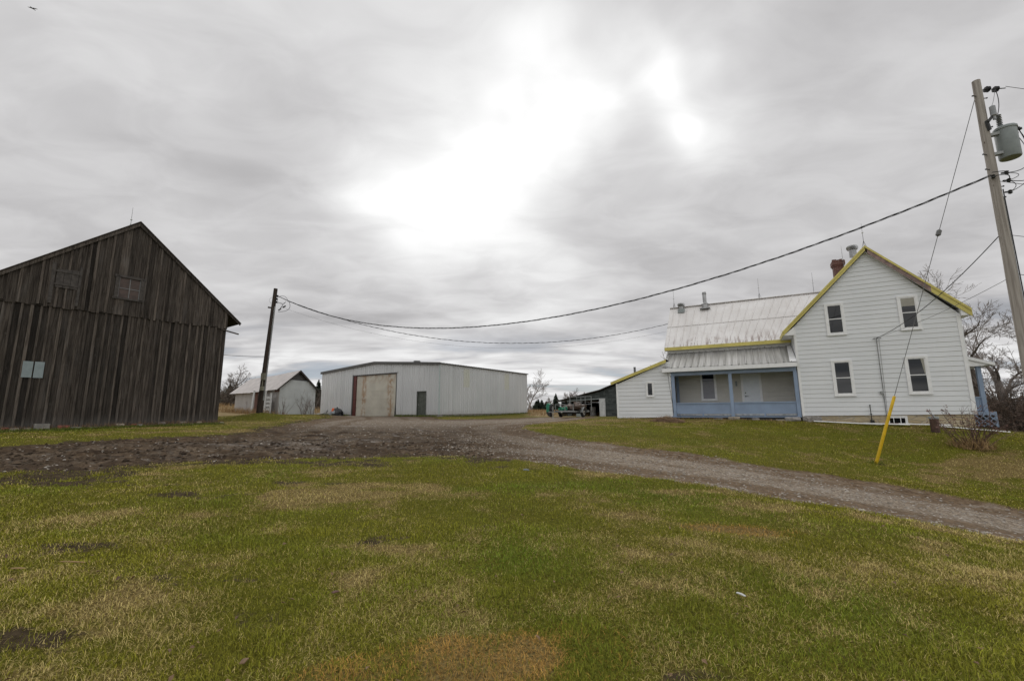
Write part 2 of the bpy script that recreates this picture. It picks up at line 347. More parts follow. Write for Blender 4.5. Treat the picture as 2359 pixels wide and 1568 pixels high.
# ------------------------------------------------------------------ terrain
CP=np.array([(0,0,0),(0,-6,-.15),(-6,0,.12),(6,0,-.3),(-12,2,.35),(12,2,-.8),(0,4,.15),(-5,4,.3),(5,4,-.1),
(0,8,.42),(-5,8,.5),(-10,8,.6),(5,8,.12),(9,7.5,-.5),(10,12,.05),(11,13,.05),(8.5,10,-.12),(12.5,10,-.45),(14.3,14,.32),(15,15.5,.60),(13.6,17.7,.84),(15.8,16.4,.72),(12.3,18.8,.96),(9.5,20.2,1.02),(20,10,-.5),(20,16,.3),(24,22,.3),(35,30,.0),(30,12,-.6),
(0,12,.62),(-6,12,.72),(-12,12,.85),(0,18,.92),(-8,18,.95),(5,14,.62),(8,16,.72),
(-14.7,22,1.08),(-18.9,16.4,1.0),(-24,20,1.2),(-20,28,1.3),(-6.3,38,1.08),(-15.5,43.7,1.12),(-8.5,39.2,1.1),(1.7,50.8,1.2),(-18.1,34,1.42),(-26,41,1.62),(-16.2,36,1.36),(-21,46.8,1.3),
(-15.5,27,1.25),(12.8,19.5,1.02),(17.8,17,.80),(15.3,18,.88),(5.5,23.4,1.12),(8,22,1.1),(10.5,20.7,1.08),(5,33.3,1.0),(3.5,33.3,.97),(8,40,.95),(9.5,43,.95),(0,28,1.0),(-5,30,1.05),(3,24,1.02),(18,30,1.0),
(-30,60,2.4),(-45,45,2.2),(-12,60,1.7),(5,70,1.35),(25,60,1.1),(-60,90,3.0),(0,100,1.5),(50,80,.8),(60,20,-.2),(50,-10,-1),(0,-40,-.6),(-50,-10,.8),(-60,20,1.3)],float)
def tps_fit(P,lam=.02):
    n=len(P);X=P[:,:2];d=np.linalg.norm(X[:,None]-X[None],axis=2)
    K=np.where(d>0,d*d*np.log(d+1e-12),0)+np.eye(n)*lam*50
    A=np.zeros((n+3,n+3));A[:n,:n]=K;Q=np.c_[np.ones(n),X];A[:n,n:]=Q;A[n:,:n]=Q.T
    return np.linalg.solve(A,np.r_[P[:,2],0,0,0])
TW=tps_fit(CP)
def terrain(x,y):
    x=np.asarray(x,float);y=np.asarray(y,float)
    r=np.hypot(x,y-20);s=np.where(r>90,90/np.maximum(r,1e-6),1.0)
    xx=x*s;yy=20+(y-20)*s
    z=TW[-3]+TW[-2]*xx+TW[-1]*yy
    for i in range(len(CP)):
        d2=(xx-CP[i,0])**2+(yy-CP[i,1])**2
        z=z+TW[i]*.5*d2*np.log(d2+1e-9)
    # small mound at the far pole
    z=z+.30*np.exp(-(((x+15.3)/1.5)**2+((y-26.9)/1.2)**2))
    return z
def hsh(i,j,seed=0):
    n=(i.astype(np.int64)*374761393+j.astype(np.int64)*668265263+seed*982451653)&0xffffffff
    n=((n^(n>>13))*1274126177)&0xffffffff
    return ((n^(n>>16))&0xffff)/65535.0
def vnoise(x,y,seed=0):
    x=np.asarray(x,float);y=np.asarray(y,float)
    i=np.floor(x);j=np.floor(y);fx=x-i;fy=y-j;fx=fx*fx*(3-2*fx);fy=fy*fy*(3-2*fy)
    a=hsh(i,j,seed);b=hsh(i+1,j,seed);c=hsh(i,j+1,seed);d=hsh(i+1,j+1,seed)
    return (a*(1-fx)+b*fx)*(1-fy)+(c*(1-fx)+d*fx)*fy
def fbm(x,y,seed=0,o=4):
    s=0;a=.5
    for k in range(o): s=s+a*vnoise(x*2**k,y*2**k,seed+k); a*=.5
    return s/(1-.5**o)
DRIVE=np.array([(13.2,7.3),(10.1,9.05),(9.19,9.65),(8.04,10.25),(6.32,10.6),(4.74,11.7),(3.28,12.55),(1.99,13.7),(0.89,15.4),(0.41,17.25),(0.59,19.3),(1.63,21.0),(3.1,23.2),(5.2,27.0),(6.2,32.0),(6.6,38.5),(1.5,38.0),(-0.6,31.5),(-2.3,29.8),(-3.9,28.6),(-4.9,29.2),(-5.9,33.0),(-7.2,38.2),(-10.6,40.3),(-15.9,43.4),(-16.2,40.0),(-13.5,33.0),(-11.6,28.5),(-11.39,25.75),(-10.97,22.8),(-9.7,18.0),(-8.9,14.6),(-9.4,13.9),(-11.25,12.5),(-12.4,10.75),(-20,9.2),(-20,6.6),(-10.2,7.6),(-8.94,7.95),(-7.76,8.3),(-6.84,9.05),(-5.37,9.5),(-3.64,9.85),(-3.07,10.4),(-2.04,10.35),(-0.8,10.1),(0.46,9.6),(1.29,9.0),(2.44,8.45),(3.49,7.9),(4.57,7.3),(5.71,6.95),(6.53,6.75),(7.4,6.55),(9.8,5.2),(14,2.5),(18,4.0)])
def sdist(x,y,P=DRIVE):       # signed distance, negative inside
    x=np.asarray(x,float);y=np.asarray(y,float);d=np.full(x.shape,1e9);ins=np.zeros(x.shape,bool);n=len(P)
    for i in range(n):
        ax,ay=P[i];bx,by=P[(i+1)%n];ex,ey=bx-ax,by-ay
        t=np.clip(((x-ax)*ex+(y-ay)*ey)/(ex*ex+ey*ey),0,1)
        d=np.minimum(d,np.hypot(x-ax-t*ex,y-ay-t*ey))
        c=((ay>y)!=(by>y))&(x<(bx-ax)*(y-ay)/(by-ay+1e-12)+ax); ins^=c
    return np.where(ins,-d,d)
def drive_sd(x,y):
    k=np.where(x<-1,1.0,.45)
    return sdist(x,y)+k*(.9*(fbm(x*.55,y*.9,11)-.5)+.5*(fbm(x*2.2,y*3.2,5)-.5))
def gsum(x,y,L):
    s=0
    for cx,cy,sx,sy,a in L: s=s+a*np.exp(-((x-cx)/sx)**2-((y-cy)/sy)**2)
    return s
STRAW=[(-.35,2.70,.30,.22,1.0),(.15,2.95,.18,.22,.9),(-.75,2.48,.3,.18,.8),(2.76,5.55,.55,.12,1.4),(3.1,7.5,1.3,.28,1.0),(4.7,6.75,1.3,.25,.9),(6.0,6.5,1.2,.22,.9),(1.5,8.6,.5,.2,.8),(4.7,4.6,.7,.35,.9),(-2.6,6.6,1.2,.7,.55),(-.4,6.9,1.6,.45,.55),(-3.6,5.6,.9,.4,.4),(13.3,12.2,1.8,1.1,1.3),(10.5,10.9,2.0,.6,.6),(1.5,4.6,1.3,.6,.45),(-1.2,4.2,1.0,.5,.35),(3.0,21.6,5.0,1.3,.8),(8.5,20.6,4.5,.7,.55),(7.,13.,3.,.6,.35),(-9.5,15.8,.8,.5,.7),(-11.5,18.5,1.5,1.2,.7),(-13.,15.6,2.6,.8,.5),(-10.2,16,1.0,1.2,.7),(-12.5,23,1.8,2.5,.6),(-13,28,2.5,2,.5),(-15,18.5,3.5,2.5,.35)]
DIRT=[(-4.3,4.45,.7,.25,.6),(-2.6,3.85,.65,.3,.7),(-3.05,3.0,.5,.25,.75),(-1.5,4.9,.5,.22,.7),(-4.6,6.6,.9,.3,.7),(-3.0,7.4,.8,.22,.5),(-2.1,3.3,.5,.2,.8),(-.4,5.4,.6,.2,.45),(1.2,3.4,.4,.16,.6),(1.0,2.75,.5,.2,.5),(-7,7.4,2.5,.4,.8),(-3.4,9.2,1.5,.3,.5),(0.6,8.9,.7,.2,.6),(-.7,2.9,.2,.2,.2)]
GREEN=[(1.2,7.4,1.6,.8,.9),(2.8,6.3,1.2,.6,.6),(.2,4.4,.8,.5,.7),(-2.9,4.9,.9,.35,.5),(-12.5,18.6,1.6,.8,1.0),(-16,16.4,2,.8,.9),(-15.2,26.2,1.5,.8,.6),(10,15,5,2.2,.5),(4.5,15.5,3,2.0,.25),(6.6,5.2,1.4,.5,.7),(-3.9,6.2,.7,.4,.5)]
def lawn_masks(x,y):
    st=.30+1.0*(fbm(x*.6,y*.9,31,5)-.5)+1.3*(fbm(x*2.3,y*3.0,33,4)-.5)+gsum(x,y,STRAW)*(.35+1.2*fbm(x*2.5,y*3.5,35,3))*.62-.40*gsum(x,y,GREEN)
    di=gsum(x,y,DIRT)*(2.6*fbm(x*3.4,y*4.6,41,5)-.62)+np.clip((fbm(x*1.1,y*1.8,43,4)-.62)*3.2,0,1)*.4*(y<9.5)
    sd=drive_sd(x,y); di=di+np.clip(np.where(x<0,1.0-sd*.62,.5-sd*.9),0,1)*(fbm(x*2.6,y*3.8,47,4)*2.2-.45)*np.where(x<0,1.0,.55)
    return np.clip(st,0,1.3),np.clip(di,0,1),sd
def relief(x,y,sd):
    m=np.clip(-sd/.8,0,1); mud=np.clip((-x+1.0)/4,0,1)*np.clip((20-y)/6,0,1)
    lawn=.05*(fbm(x*.9,y*.9,51,3)-.5)+.035*(fbm(x*4,y*4,53,2)-.5)
    rut=.16*(fbm(x*.5,y*2.0,55,4)-.5)+.16*(fbm(x*1.8,y*3.0,57,3)-.5)+.09*(fbm(x*5,y*6,58,2)-.5)
    hole=gsum(x,y,[(-3.7,10.35,.8,.22,1.0)])
    tread=hole*(-.09+.05*np.sin(x*17+y*6))
    grav=.03*(fbm(x*.9,y*1.6,59,3)-.5)-.025*gsum(x*0,y,[(0,0,1,1,0)])
    # wheel tracks worn into the gravel lane
    tr=np.where(sd<0,-.03*np.exp(-((sd+.75)/.28)**2)-.03*np.exp(-((sd+2.2)/.3)**2),0)
    edge=-.03*np.clip(-sd/.3,0,1)
    return lawn*(1-m)+m*(mud*rut+(1-mud)*grav)+tread+tr*(1-mud*.5)+edge
def gz(x,y):
    if np.ndim(x)==0 and y>32: return float(terrain(x,y))
    x=np.asarray(x,float);y=np.asarray(y,float)
    r=terrain(x,y)+relief(x,y,drive_sd(x,y)); return float(r) if r.ndim==0 else r
def axis(lo,hi,step,far,gr):
    a=list(np.arange(lo,hi+1e-6,step)); s=step; 
    while a[-1]<far: s=min(s*gr,120); a.append(a[-1]+s)
    return a
xp=axis(0,13,.11,2500,1.07); xs=np.array([-v for v in xp[:0:-1]]+xp)
yp=axis(2.0,14.5,.10,2500,1.035); yn=[]; s_=.1; v_=2.0
while v_>-1500: s_=min(s_*1.25,150); v_-=s_; yn.append(v_)
ys=np.array(yn[::-1]+yp)
GX,GY=np.meshgrid(xs,ys); fx_=GX.ravel(); fy_=GY.ravel()
st_,di_,sdv=lawn_masks(fx_,fy_); near=(np.abs(fx_)<60)&(fy_<90)&(fy_>-30)
GZ=terrain(fx_,fy_)+np.where(near,relief(fx_,fy_,sdv),0)
GZ-=np.where((fx_>45)|(fy_<-40),0,0)
nx=len(xs);ny=len(ys)
idx=np.arange(nx*ny).reshape(ny,nx)
quads=np.stack([idx[:-1,:-1],idx[:-1,1:],idx[1:,1:],idx[1:,:-1]],-1).reshape(-1,4)
cxm=fx_[quads].mean(1); cym=fy_[quads].mean(1); csd=sdv[quads].mean(1)
def fieldmask(x,y):
    k=6*(fbm(x*.12,y*.12,71,3)-.5)
    f=np.maximum(np.clip((y-46-k-np.clip(x,0,30)*.1)/8,0,1),np.clip((-x-17.5+k*.3-np.clip(30-y,0,14)*1.0)/3,0,1)*np.clip((y-26)/4,0,1))
    f=np.maximum(f,np.clip((y-38+k*.3)/3,0,1)*np.clip((x-1.0)/1.5,0,1)*np.clip((30-x)/8,0,1)); return f*(sdist(x,y)>0.5)
FM=fieldmask(fx_,fy_); cf=FM[quads].mean(1)
def m_ground():
    t=MT('ground',.95,spec=.2); p=t.pos(); sd=t.attr('sd'); st=t.attr('straw'); di=t.attr('dirt'); fl=t.attr('field'); md=t.attr('mud')
    n1=t.noise(9,p,detail=6,rough=.65); n2=t.noise(38,p,detail=5,rough=.7); n3=t.noise(.6,p,detail=5); n4=t.noise(3.2,p,detail=6,rough=.6)
    gr=t.mix(t.ramp(n2,.3,.7),(.042,.038,.007),(.155,.140,.021)); gr=t.mix(t.ramp(n3,.35,.65,0,.45),gr,(.095,.105,.010))
    sw=t.mix(t.ramp(n2,.3,.7),(.075,.052,.021),(.25,.18,.075))
    f=t.ramp(t.math('ADD',st,t.math('MULTIPLY',t.math('SUBTRACT',n1,.5),.9)),.30,.80)
    c=t.mix(t.math('MULTIPLY',f,.9),gr,sw)
    so=t.mix(t.ramp(n1,.3,.7),(.030,.022,.013),(.085,.063,.038))
    f=t.ramp(t.math('ADD',di,t.math('MULTIPLY',t.math('SUBTRACT',n1,.5),1.0)),.35,.6); c=t.mix(f,c,so)
    # dry hay field
    hay=t.mix(t.ramp(n4,.3,.7),(.20,.145,.075),(.33,.255,.14)); c=t.mix(fl,c,hay)
    # drive: gravel with brown mud
    vo=t.voro(34,p,out='Color'); vg=t.sepz(vo,0); vo2=t.voro(13,p,out='Color'); vb=t.sepz(vo2,1)
    gv=t.mix(vg,(.135,.105,.078),(.36,.30,.235)); gv=t.mix(t.ramp(vb,.86,.98,0,.55),gv,(.36,.34,.31))
    mu=t.mix(t.ramp(n1,.3,.75),(.085,.057,.036),(.23,.165,.108)); mu=t.mix(t.ramp(vb,.90,.97,0,.5),mu,(.22,.20,.17))
    str_=t.noise(1,p,(1.0,2.0,1),6,.6,.3)
    wet=t.ramp(t.noise(1,p,(1.6,2.8,1),6,.65,.3,off=(3.1,8.2,0)),.42,.58)
    f=t.ramp(t.math('ADD',t.math('MULTIPLY',t.math('SUBTRACT',str_,.5),1.5),t.ramp(sd,0,-1.6,.72,.33)),.35,.70)
    tr=t.math('MAXIMUM',t.ramp(t.math('ABSOLUTE',t.math('ADD',sd,.85)),.45,.12),t.ramp(t.math('ABSOLUTE',t.math('ADD',sd,2.25)),.4,.1)); f=t.math('MAXIMUM',f,t.math('MULTIPLY',tr,t.ramp(n1,.25,.5,.35,.9)))
    dr=t.mix(f,gv,mu); mu2=t.mix(wet,t.mul(mu,.60),(.034,.023,.0155))
    dr=t.mix(t.math('MULTIPLY',md,t.ramp(str_,.30,.60,1,.72)),dr,mu2)
    k=t.ramp(t.math('ADD',sd,t.math('ADD',t.math('MULTIPLY',t.math('SUBTRACT',n1,.5),.55),t.math('MULTIPLY',t.math('SUBTRACT',n2,.5),.25))),.10,-.10)
    t.color(t.mix(k,c,dr))
    pud=t.ramp(t.noise(1,p,(1.3,3.0,1),4,.5,.2,off=(1.7,4.4,0)),.66,.74)
    wetr=t.math('MULTIPLY',t.math('MULTIPLY',k,md),t.math('MAXIMUM',pud,t.math('MULTIPLY',t.attr('puddle'),t.ramp(n1,.35,.55,.35,1))))
    t.rough(t.ramp(wetr,0,1,.95,.34,False)); t.put(t.b.inputs['Specular IOR Level'],t.ramp(wetr,0,1,.04,.55,False))
    t.bump(t.math('ADD',t.math('MULTIPLY',n2,.6),t.math('ADD',n1,t.math('MULTIPLY',vg,t.math('MULTIPLY',k,.8)))),.75,.035); return t.m
MAT['ground']=m_ground()
mudv=np.clip((-fx_+2.5)/4.5,0,1)*np.clip((24-fy_)/8,0.12,1)
mudv=np.clip(mudv+.55*np.exp(-((fx_+9)/5)**2-((fy_-35)/7)**2),0,1)
pudv=gsum(fx_,fy_,[(-5.9,12.5,.9,.35,1.2),(-5.2,11.7,.7,.2,1.0),(-3.7,10.3,.8,.2,1.0),(-8,12.0,1.5,.15,.7),(-7.5,20,1.4,.5,.8),(-4.6,13.4,1.0,.25,.8)])
def sub_mesh(name,mask):
    q=quads[mask]; used=np.unique(q); rm=np.zeros(nx*ny,np.int64); rm[used]=np.arange(len(used)); q=rm[q]
    me=bpy.data.meshes.new(name); me.vertices.add(len(used)); co=np.stack([fx_[used],fy_[used],GZ[used]],-1)
    me.vertices.foreach_set('co',co.astype(np.float32).ravel()); me.loops.add(len(q)*4); me.loops.foreach_set('vertex_index',q.astype(np.int32).ravel())
    me.polygons.add(len(q)); me.polygons.foreach_set('loop_start',np.arange(0,len(q)*4,4,dtype=np.int32)); me.update(calc_edges=True)
    me.polygons.foreach_set('use_smooth',np.ones(len(q),bool))
    for nm,arr in (('sd',np.clip(sdv,-3,3)),('straw',st_),('dirt',di_),('field',FM),('mud',mudv),('puddle',np.clip(pudv,0,1))):
        a=me.attributes.new(nm,'FLOAT','POINT'); a.data.foreach_set('value',arr[used].astype(np.float32))
    o=bpy.data.objects.new(name,me); COL.objects.link(o); me.materials.append(MAT['ground']); tag(o,kind='structure'); return o
dm=csd<0; fm=(cf>.5)&~dm
sub_mesh('driveway',dm); sub_mesh('field',fm); sub_mesh('lawn',~dm&~fm)
# ------------------------------------------------------------------ grass blades (nobody could count them)
def clear_of_buildings(x,y):
    ok=np.ones(x.shape,bool)
    for ox,oy,rz,x0,x1,y0,y1 in FOOT:
        c,s=math.cos(rz),math.sin(rz); lx=(x-ox)*c+(y-oy)*s; ly=-(x-ox)*s+(y-oy)*c
        ok&=~((lx>x0)&(lx<x1)&(ly>y0)&(ly<y1))
    return ok
FOOT=[(12.8,19.5,R(-28),-8.3,9,-.12,9),(-14.69,22,R(54),-8.6,.05,-.06,12),(-6.34,38,R(-32),-16.7,0,0,15.3),(-18.07,34,R(48),0,2.9,0,10.6)]
rg=np.random.default_rng(7)
def scatter(n,x0,x1,y0,y1,dens):
    x=rg.uniform(x0,x1,n); y=rg.uniform(y0,y1,n)
    k=(np.abs(x)<1.24*y+.6)&(rg.random(n)<dens(x,y)); x=x[k];y=y[k]; k=clear_of_buildings(x,y); return x[k],y[k]
def blades(name,x,y,hmul=1.0,wmin=.0016,label=None,strawbias=0,lean=1.0):
    st,di,sd=lawn_masks(x,y); fm=fieldmask(x,y)
    p=rg.random(len(x)); keep=(sd>-.05-.12*rg.random(len(x)))&(p>di*.92)&(fm<.5)
    x=x[keep];y=y[keep];st=st[keep]; n=len(x); z=gz(x,y)
    dist=np.hypot(x,y)
    isst=rg.random(n)<np.clip(.34+(st-.28)*1.25+strawbias,.07,.94)
    L=rg.uniform(.020,.050,n)*hmul*(.55+.95*fbm(x*2.1,y*2.6,81,3))*np.where(isst,1.1,1.0)*(1+.6*(rg.random(n)<.05))
    wd=np.maximum(rg.uniform(.0014,.0028,n),wmin*.75+.00048*dist)*np.where(isst,.9,1.0)
    az=rg.uniform(0,2*np.pi,n); tilt=np.where(isst,rg.uniform(.5,1.45,n),rg.uniform(.15,1.0,n))*lean
    curl=rg.uniform(.1,.9,n)
    dx=np.cos(az);dyy=np.sin(az); px=-dyy;py=dx
    a1=tilt; a2=np.minimum(tilt+curl,1.75)
    m=np.stack([x+dx*np.sin(a1)*L*.5,y+dyy*np.sin(a1)*L*.5,z+np.cos(a1)*L*.5],-1)
    tp=m+np.stack([dx*np.sin(a2)*L*.5,dyy*np.sin(a2)*L*.5,np.cos(a2)*L*.5],-1)
    b=np.stack([x,y,z-.004],-1); pv=np.stack([px,py,np.zeros(n)],-1)
    hw=(wd/2)[:,None]
    V=np.stack([b-pv*hw,b+pv*hw,m+pv*hw*.8,m-pv*hw*.8,tp],1).reshape(-1,3)
    base=(np.arange(n)*5)[:,None]
    loops=np.concatenate([base+np.array([0,1,2,3]),base+np.array([3,2,4])],1).astype(np.int32).ravel()
    starts=(np.arange(n)*7)[:,None]+np.array([0,4]); 
    me=bpy.data.meshes.new(name); me.vertices.add(n*5); me.vertices.foreach_set('co',V.astype(np.float32).ravel())
    me.loops.add(n*7); me.loops.foreach_set('vertex_index',loops); me.polygons.add(n*2); me.polygons.foreach_set('loop_start',starts.astype(np.int32).ravel()); me.update(calc_edges=True)
    r=rg.random(n)[:,None]; r2=rg.random(n)[:,None]
    g=np.array([.112,.117,.007])*(1-r)+np.array([.285,.268,.021])*r; lush=np.clip(gsum(x,y,GREEN)*1.0+(fbm(x*.7,y*1.0,91,3)-.52)*2.2,0,1)[:,None]; g=g*(1-lush*.75)+(np.array([.062,.115,.006])*(1-r)+np.array([.165,.26,.018])*r)*lush*.75; g=g*(.85+.6*r2)*(.62+.76*fbm(x*.9,y*1.3,83,4))[:,None]
    s=np.array([.28,.205,.055])*(1-r)+np.array([.60,.485,.19])*r; s=s*(.74+.62*r2)
    hot=gsum(x,y,[(-.25,2.78,.4,.28,1),(2.76,5.55,.6,.15,1),(.35,3.05,.4,.3,.6),(-.6,2.5,.6,.35,.8)])[:,None]; s=s*(1-hot*.25)*np.where(hot>.2,np.array([1.1,.80,.5]),1.0)
    c=np.where(isst[:,None],s,g); rgba=np.concatenate([c,np.ones((n,1))],1)
    a=me.attributes.new('col','FLOAT_COLOR','POINT'); a.data.foreach_set('color',np.repeat(rgba,5,0).astype(np.float32).ravel())
    o=bpy.data.objects.new(name,me); COL.objects.link(o); me.materials.append(MAT['grass']); tag(o,label,'grass',kind='stuff'); return o
GA=[scatter(560000,-7.5,7.5,2.0,5.4,lambda x,y:np.clip(1.25-.16*y,.3,1)),scatter(420000,-12,12,5.4,10.5,lambda x,y:np.clip(1.5-.125*y,.2,1))]
GB=[scatter(360000,-2,24,7,24,lambda x,y:np.clip(1.25-.045*y,.2,1)),scatter(90000,-21,-2,10,32,lambda x,y:np.ones_like(x))]
gx=np.concatenate([a[0] for a in GA]); gy=np.concatenate([a[1] for a in GA])
blades('grass',gx,gy,1.0,label='short patchy green and straw coloured grass of the front lawn')
gx=np.concatenate([a[0] for a in GB]); gy=np.concatenate([a[1] for a in GB])
k_=(drive_sd(gx,gy)>0)
up_=(gy>7.0+np.clip(2.6*0,0,1))
blades('grass',gx[k_&up_],gy[k_&up_],.95,label='short grass of the house bank and barn verge beyond the drive')
# ------------------------------------------------------------------ building helpers
def clip(poly,a,b,c):       # keep a*x+b*z>=c
    out=[];n=len(poly)
    for i in range(n):
        p=poly[i];q=poly[(i+1)%n]; dp=a*p[0]+b*p[1]-c; dq=a*q[0]+b*q[1]-c
        if dp>=0: out.append(p)
        if (dp>=0)!=(dq>=0):
            t=dp/(dp-dq); out.append((p[0]+(q[0]-p[0])*t,p[1]+(q[1]-p[1])*t))
    return out
def clap(mb,poly,y0=0,pitch=.19,lap=.017,z0=None,rng=random.Random(3)):
    zmin=min(p[1] for p in poly) if z0 is None else z0; zmax=max(p[1] for p in poly); z=zmin
    while z<zmax-1e-4:
        q=clip(clip(poly,0,1,z),0,-1,-(z+pitch))
        if len(q)>2:
            s=rng.random()
            mb.add([(x,y0-lap*(z+pitch-zz)/pitch,zz) for x,zz in q],[tuple(range(len(q)))],s)
            xl=min(p[0] for p in q if p[1]<z+.02) if any(p[1]<z+.02 for p in q) else None
            if xl is not None:
                xr=max(p[0] for p in q if p[1]<z+.02)
                mb.add([(xl,y0-lap,z),(xr,y0-lap,z),(xr,y0+.001,z-.013),(xl,y0+.001,z-.013)],[(0,1,2,3)],s)
        z+=pitch
def profile(x0,x1,pitch,rib,h):      # rib profile along x -> list of (x,height)
    out=[(x0,0)]; x=x0+pitch*.5
    while x<x1-rib:
        out+=[(x-rib*.5,0),(x-rib*.22,h),(x+rib*.22,h),(x+rib*.5,0)]; x+=pitch
    out.append((x1,0)); return out
def ribbed_wall(mb,x0,x1,zb,zt,pitch=.3,rib=.09,h=.03,y0=0,holes=(),rng=random.Random(5)):
    pr=profile(x0,x1,pitch,rib,h); xs_=sorted(set([p[0] for p in pr]+[v for hl in holes for v in hl[:2]]))
    hh=lambda x: np.interp(x,[p[0] for p in pr],[p[1] for p in pr])
    for a,b in zip(xs_[:-1],xs_[1:]):
        if b-a<1e-5: continue
        m=(a+b)/2; z0=zb
        for hl in holes:
            if hl[0]<m<hl[1]: z0=hl[2]
        mb.add([(a,y0-hh(a),z0),(b,y0-hh(b),z0),(b,y0-hh(b),zt(b)),(a,y0-hh(a),zt(a))],[(0,1,2,3)],rng.random())
def ribbed_roof(mb,A,B,Cc,Dd,pitch=.3,rib=.07,h=.025,rng=random.Random(6),th=.02):   # A-B eave, D-C ridge (A below D)
    A,B,Cc,Dd=map(Vector,(A,B,Cc,Dd)); nrm=(B-A).cross(Dd-A).normalized(); 
    if nrm.z<0: nrm=-nrm
    L=(B-A).length; pr=profile(0,L,pitch,rib,h)
    sh=.5
    for (a,ha),(b,hb) in zip(pr[:-1],pr[1:]):
        ta,tb=a/L,b/L
        if ha==0 and hb>0: sh=rng.random()
        mb.add([A.lerp(B,ta)+nrm*ha,A.lerp(B,tb)+nrm*hb,Dd.lerp(Cc,tb)+nrm*hb,Dd.lerp(Cc,ta)+nrm*ha],[(0,1,2,3)],sh)
    d=nrm*th
    mb.add([A-d,B-d,Cc-d,Dd-d,A,B,Cc,Dd],[(0,1,2,3),(0,1,5,4),(1,2,6,5),(3,0,4,7)],.3)
def window(par,x0,x1,z0,z1,y=0,trim=.085,double=True,pane_cover=0,curtain=False,M=None,trimmat='trim'):
    c=MB(); c.M=M
    for a in ((x0,x0+trim,z0,z1),(x1-trim,x1,z0,z1),(x0+trim,x1-trim,z1-trim,z1),(x0+trim,x1-trim,z0,z0+trim)): c.box(a[0],a[1],y-.045,y+.01,a[2],a[3])
    c.box(x0-.012,x1+.012,y-.06,y-.046,z0-.012,z0+.025)
    wdw=c.build('window',MAT[trimmat],par,bevel=.004)
    a0,a1,b0,b1=x0+trim,x1-trim,z0+trim,z1-trim; mid=(b0+b1)/2; f=.035
    s=MB(); s.M=M
    parts=[(b0,mid+.018,-.024),(mid-.018,b1,-.012)] if double else [(b0,b1,-.018)]
    for lo,hi,dy in parts:
        yy=y+dy
        for q in ((a0,a0+f,lo,hi),(a1-f,a1,lo,hi),(a0+f,a1-f,hi-f,hi),(a0+f,a1-f,lo,lo+f)): s.box(q[0],q[1],yy-.018,yy+.006,q[2],q[3])
    s.build('sash',MAT['trim'],wdw)
    for lo,hi,dy in parts:
        p=MB(); p.M=M; p.box(a0+f,a1-f,y+dy-.004,y+dy,lo+f,hi-f); p.build('pane',MAT['glass'],wdw)
    if pane_cover:
        p=MB(); p.M=M; p.box(a0+f,a1-f,y-.020,y-.017,b1-f-pane_cover,b1-f-.001); p.build('blind',MAT['blind'],wdw)
    if curtain:
        p=MB(); p.M=M; p.prism([(a1-f-.10,b1-f-.001),(a1-f-.001,b1-f-.001),(a1-f-.001,mid+.05),(a1-f-.03,mid+.05)],y-.020,y-.017); p.build('curtain',MAT['blind'],wdw)
    return wdw
def rod(par,x,y,z0,h,ballz=.45,spread=.12,name='lightning_rod'):
    m=MB(); m.tube([(x,y,z0+.02),(x,y,z0+h)],[.012,.005],5)
    if spread:
        for k in range(3):
            a=k*2.1+.3; m.tube([(x+spread*math.cos(a),y+spread*math.sin(a),z0-.10),(x,y,z0+h*.28)],.007,4)
    r=m.build(name,MAT['rodmetal'],par); b=MB(); b.ball((x,y,z0+h*ballz),.045,8,(1,1,.8)); b.build('glass_ball',MAT['glassball'],r,True); return r
def turbine(par,x,y,z0,r=.17,h=.22,neck=.22):
    m=MB(); m.lathe([(r*.72,z0-neck),(r*.72,z0+.02),(r*.95,z0+.03)],(x,y,0),20); v=m.build('turbine_vent',MAT['steel'],par,True)
    n=26; d=MB(); vs=[];fs=[]
    for j in range(7):
        t=j/6; rr=r*(.78+.28*math.sin(math.pi*(t*.85+.12))) if t<1 else r*.55; zz=z0+.03+h*t
        for k in range(n*2):
            a=2*math.pi*k/(n*2)+t*.5; q=rr*(1.06 if k%2 else .93); vs.append((x+q*math.cos(a),y+q*math.sin(a),zz))
    for j in range(6):
        for k in range(n*2): fs.append((j*n*2+k,j*n*2+(k+1)%(n*2),(j+1)*n*2+(k+1)%(n*2),(j+1)*n*2+k))
    fs.append(tuple(range(6*n*2,7*n*2))); d.add(vs,fs); d.build('vent_head',MAT['steel'],v); return v
def rotM(ang,loc): return Matrix.Translation(loc)@Matrix.Rotation(ang,4,'Z')

# ------------------------------------------------------------------ white farmhouse (local x right along the front, y back, z up; base 1.2)
ZB=1.2
H=thing('farmhouse','white clapboard farmhouse with yellow fascia and a blue front porch','house',(12.8,19.5,ZB),R(-28))
GP=[(0,.03),(5.53,.09),(5.55,4.02),(2.89,7.12),(0.0,3.98)]
DEP=8.2
m=MB(); clap(m,GP,0,.193)
m.M=Matrix(((0,1,0,5.54),(1,0,0,0),(0,0,1,0),(0,0,0,1)))   # right side
m.add([(0,0,.09),(DEP,0,.09),(DEP,0,4.02),(0,0,4.02)],[(0,1,2,3)])
m.M=Matrix(((0,-1,0,0),(1,0,0,0),(0,0,1,0),(0,0,0,1)))     # left side towards the wing: local wall x->-? built as laps facing -x
m2=[(0.0,.03),(DEP,.03),(DEP,3.98),(0,3.98)]
m.M=Matrix(((0,1,0,0),(1,0,0,0),(0,0,1,0),(0,0,0,1))); clap(m,m2,0,.193)
m.M=None; m.add([(0,DEP,0),(5.54,DEP,0),(5.55,DEP,4.0),(2.89,DEP,7.12),(0,DEP,3.98)],[(0,1,2,3,4)])
m.build('wall',MAT['siding'],H)
m=MB()
m.box(-.028,.075,-.034,-.001,.02,3.97); m.box(-.030,-.020,-.034,.075,.02,3.97); m.build('corner_board',MAT['trim'],H)
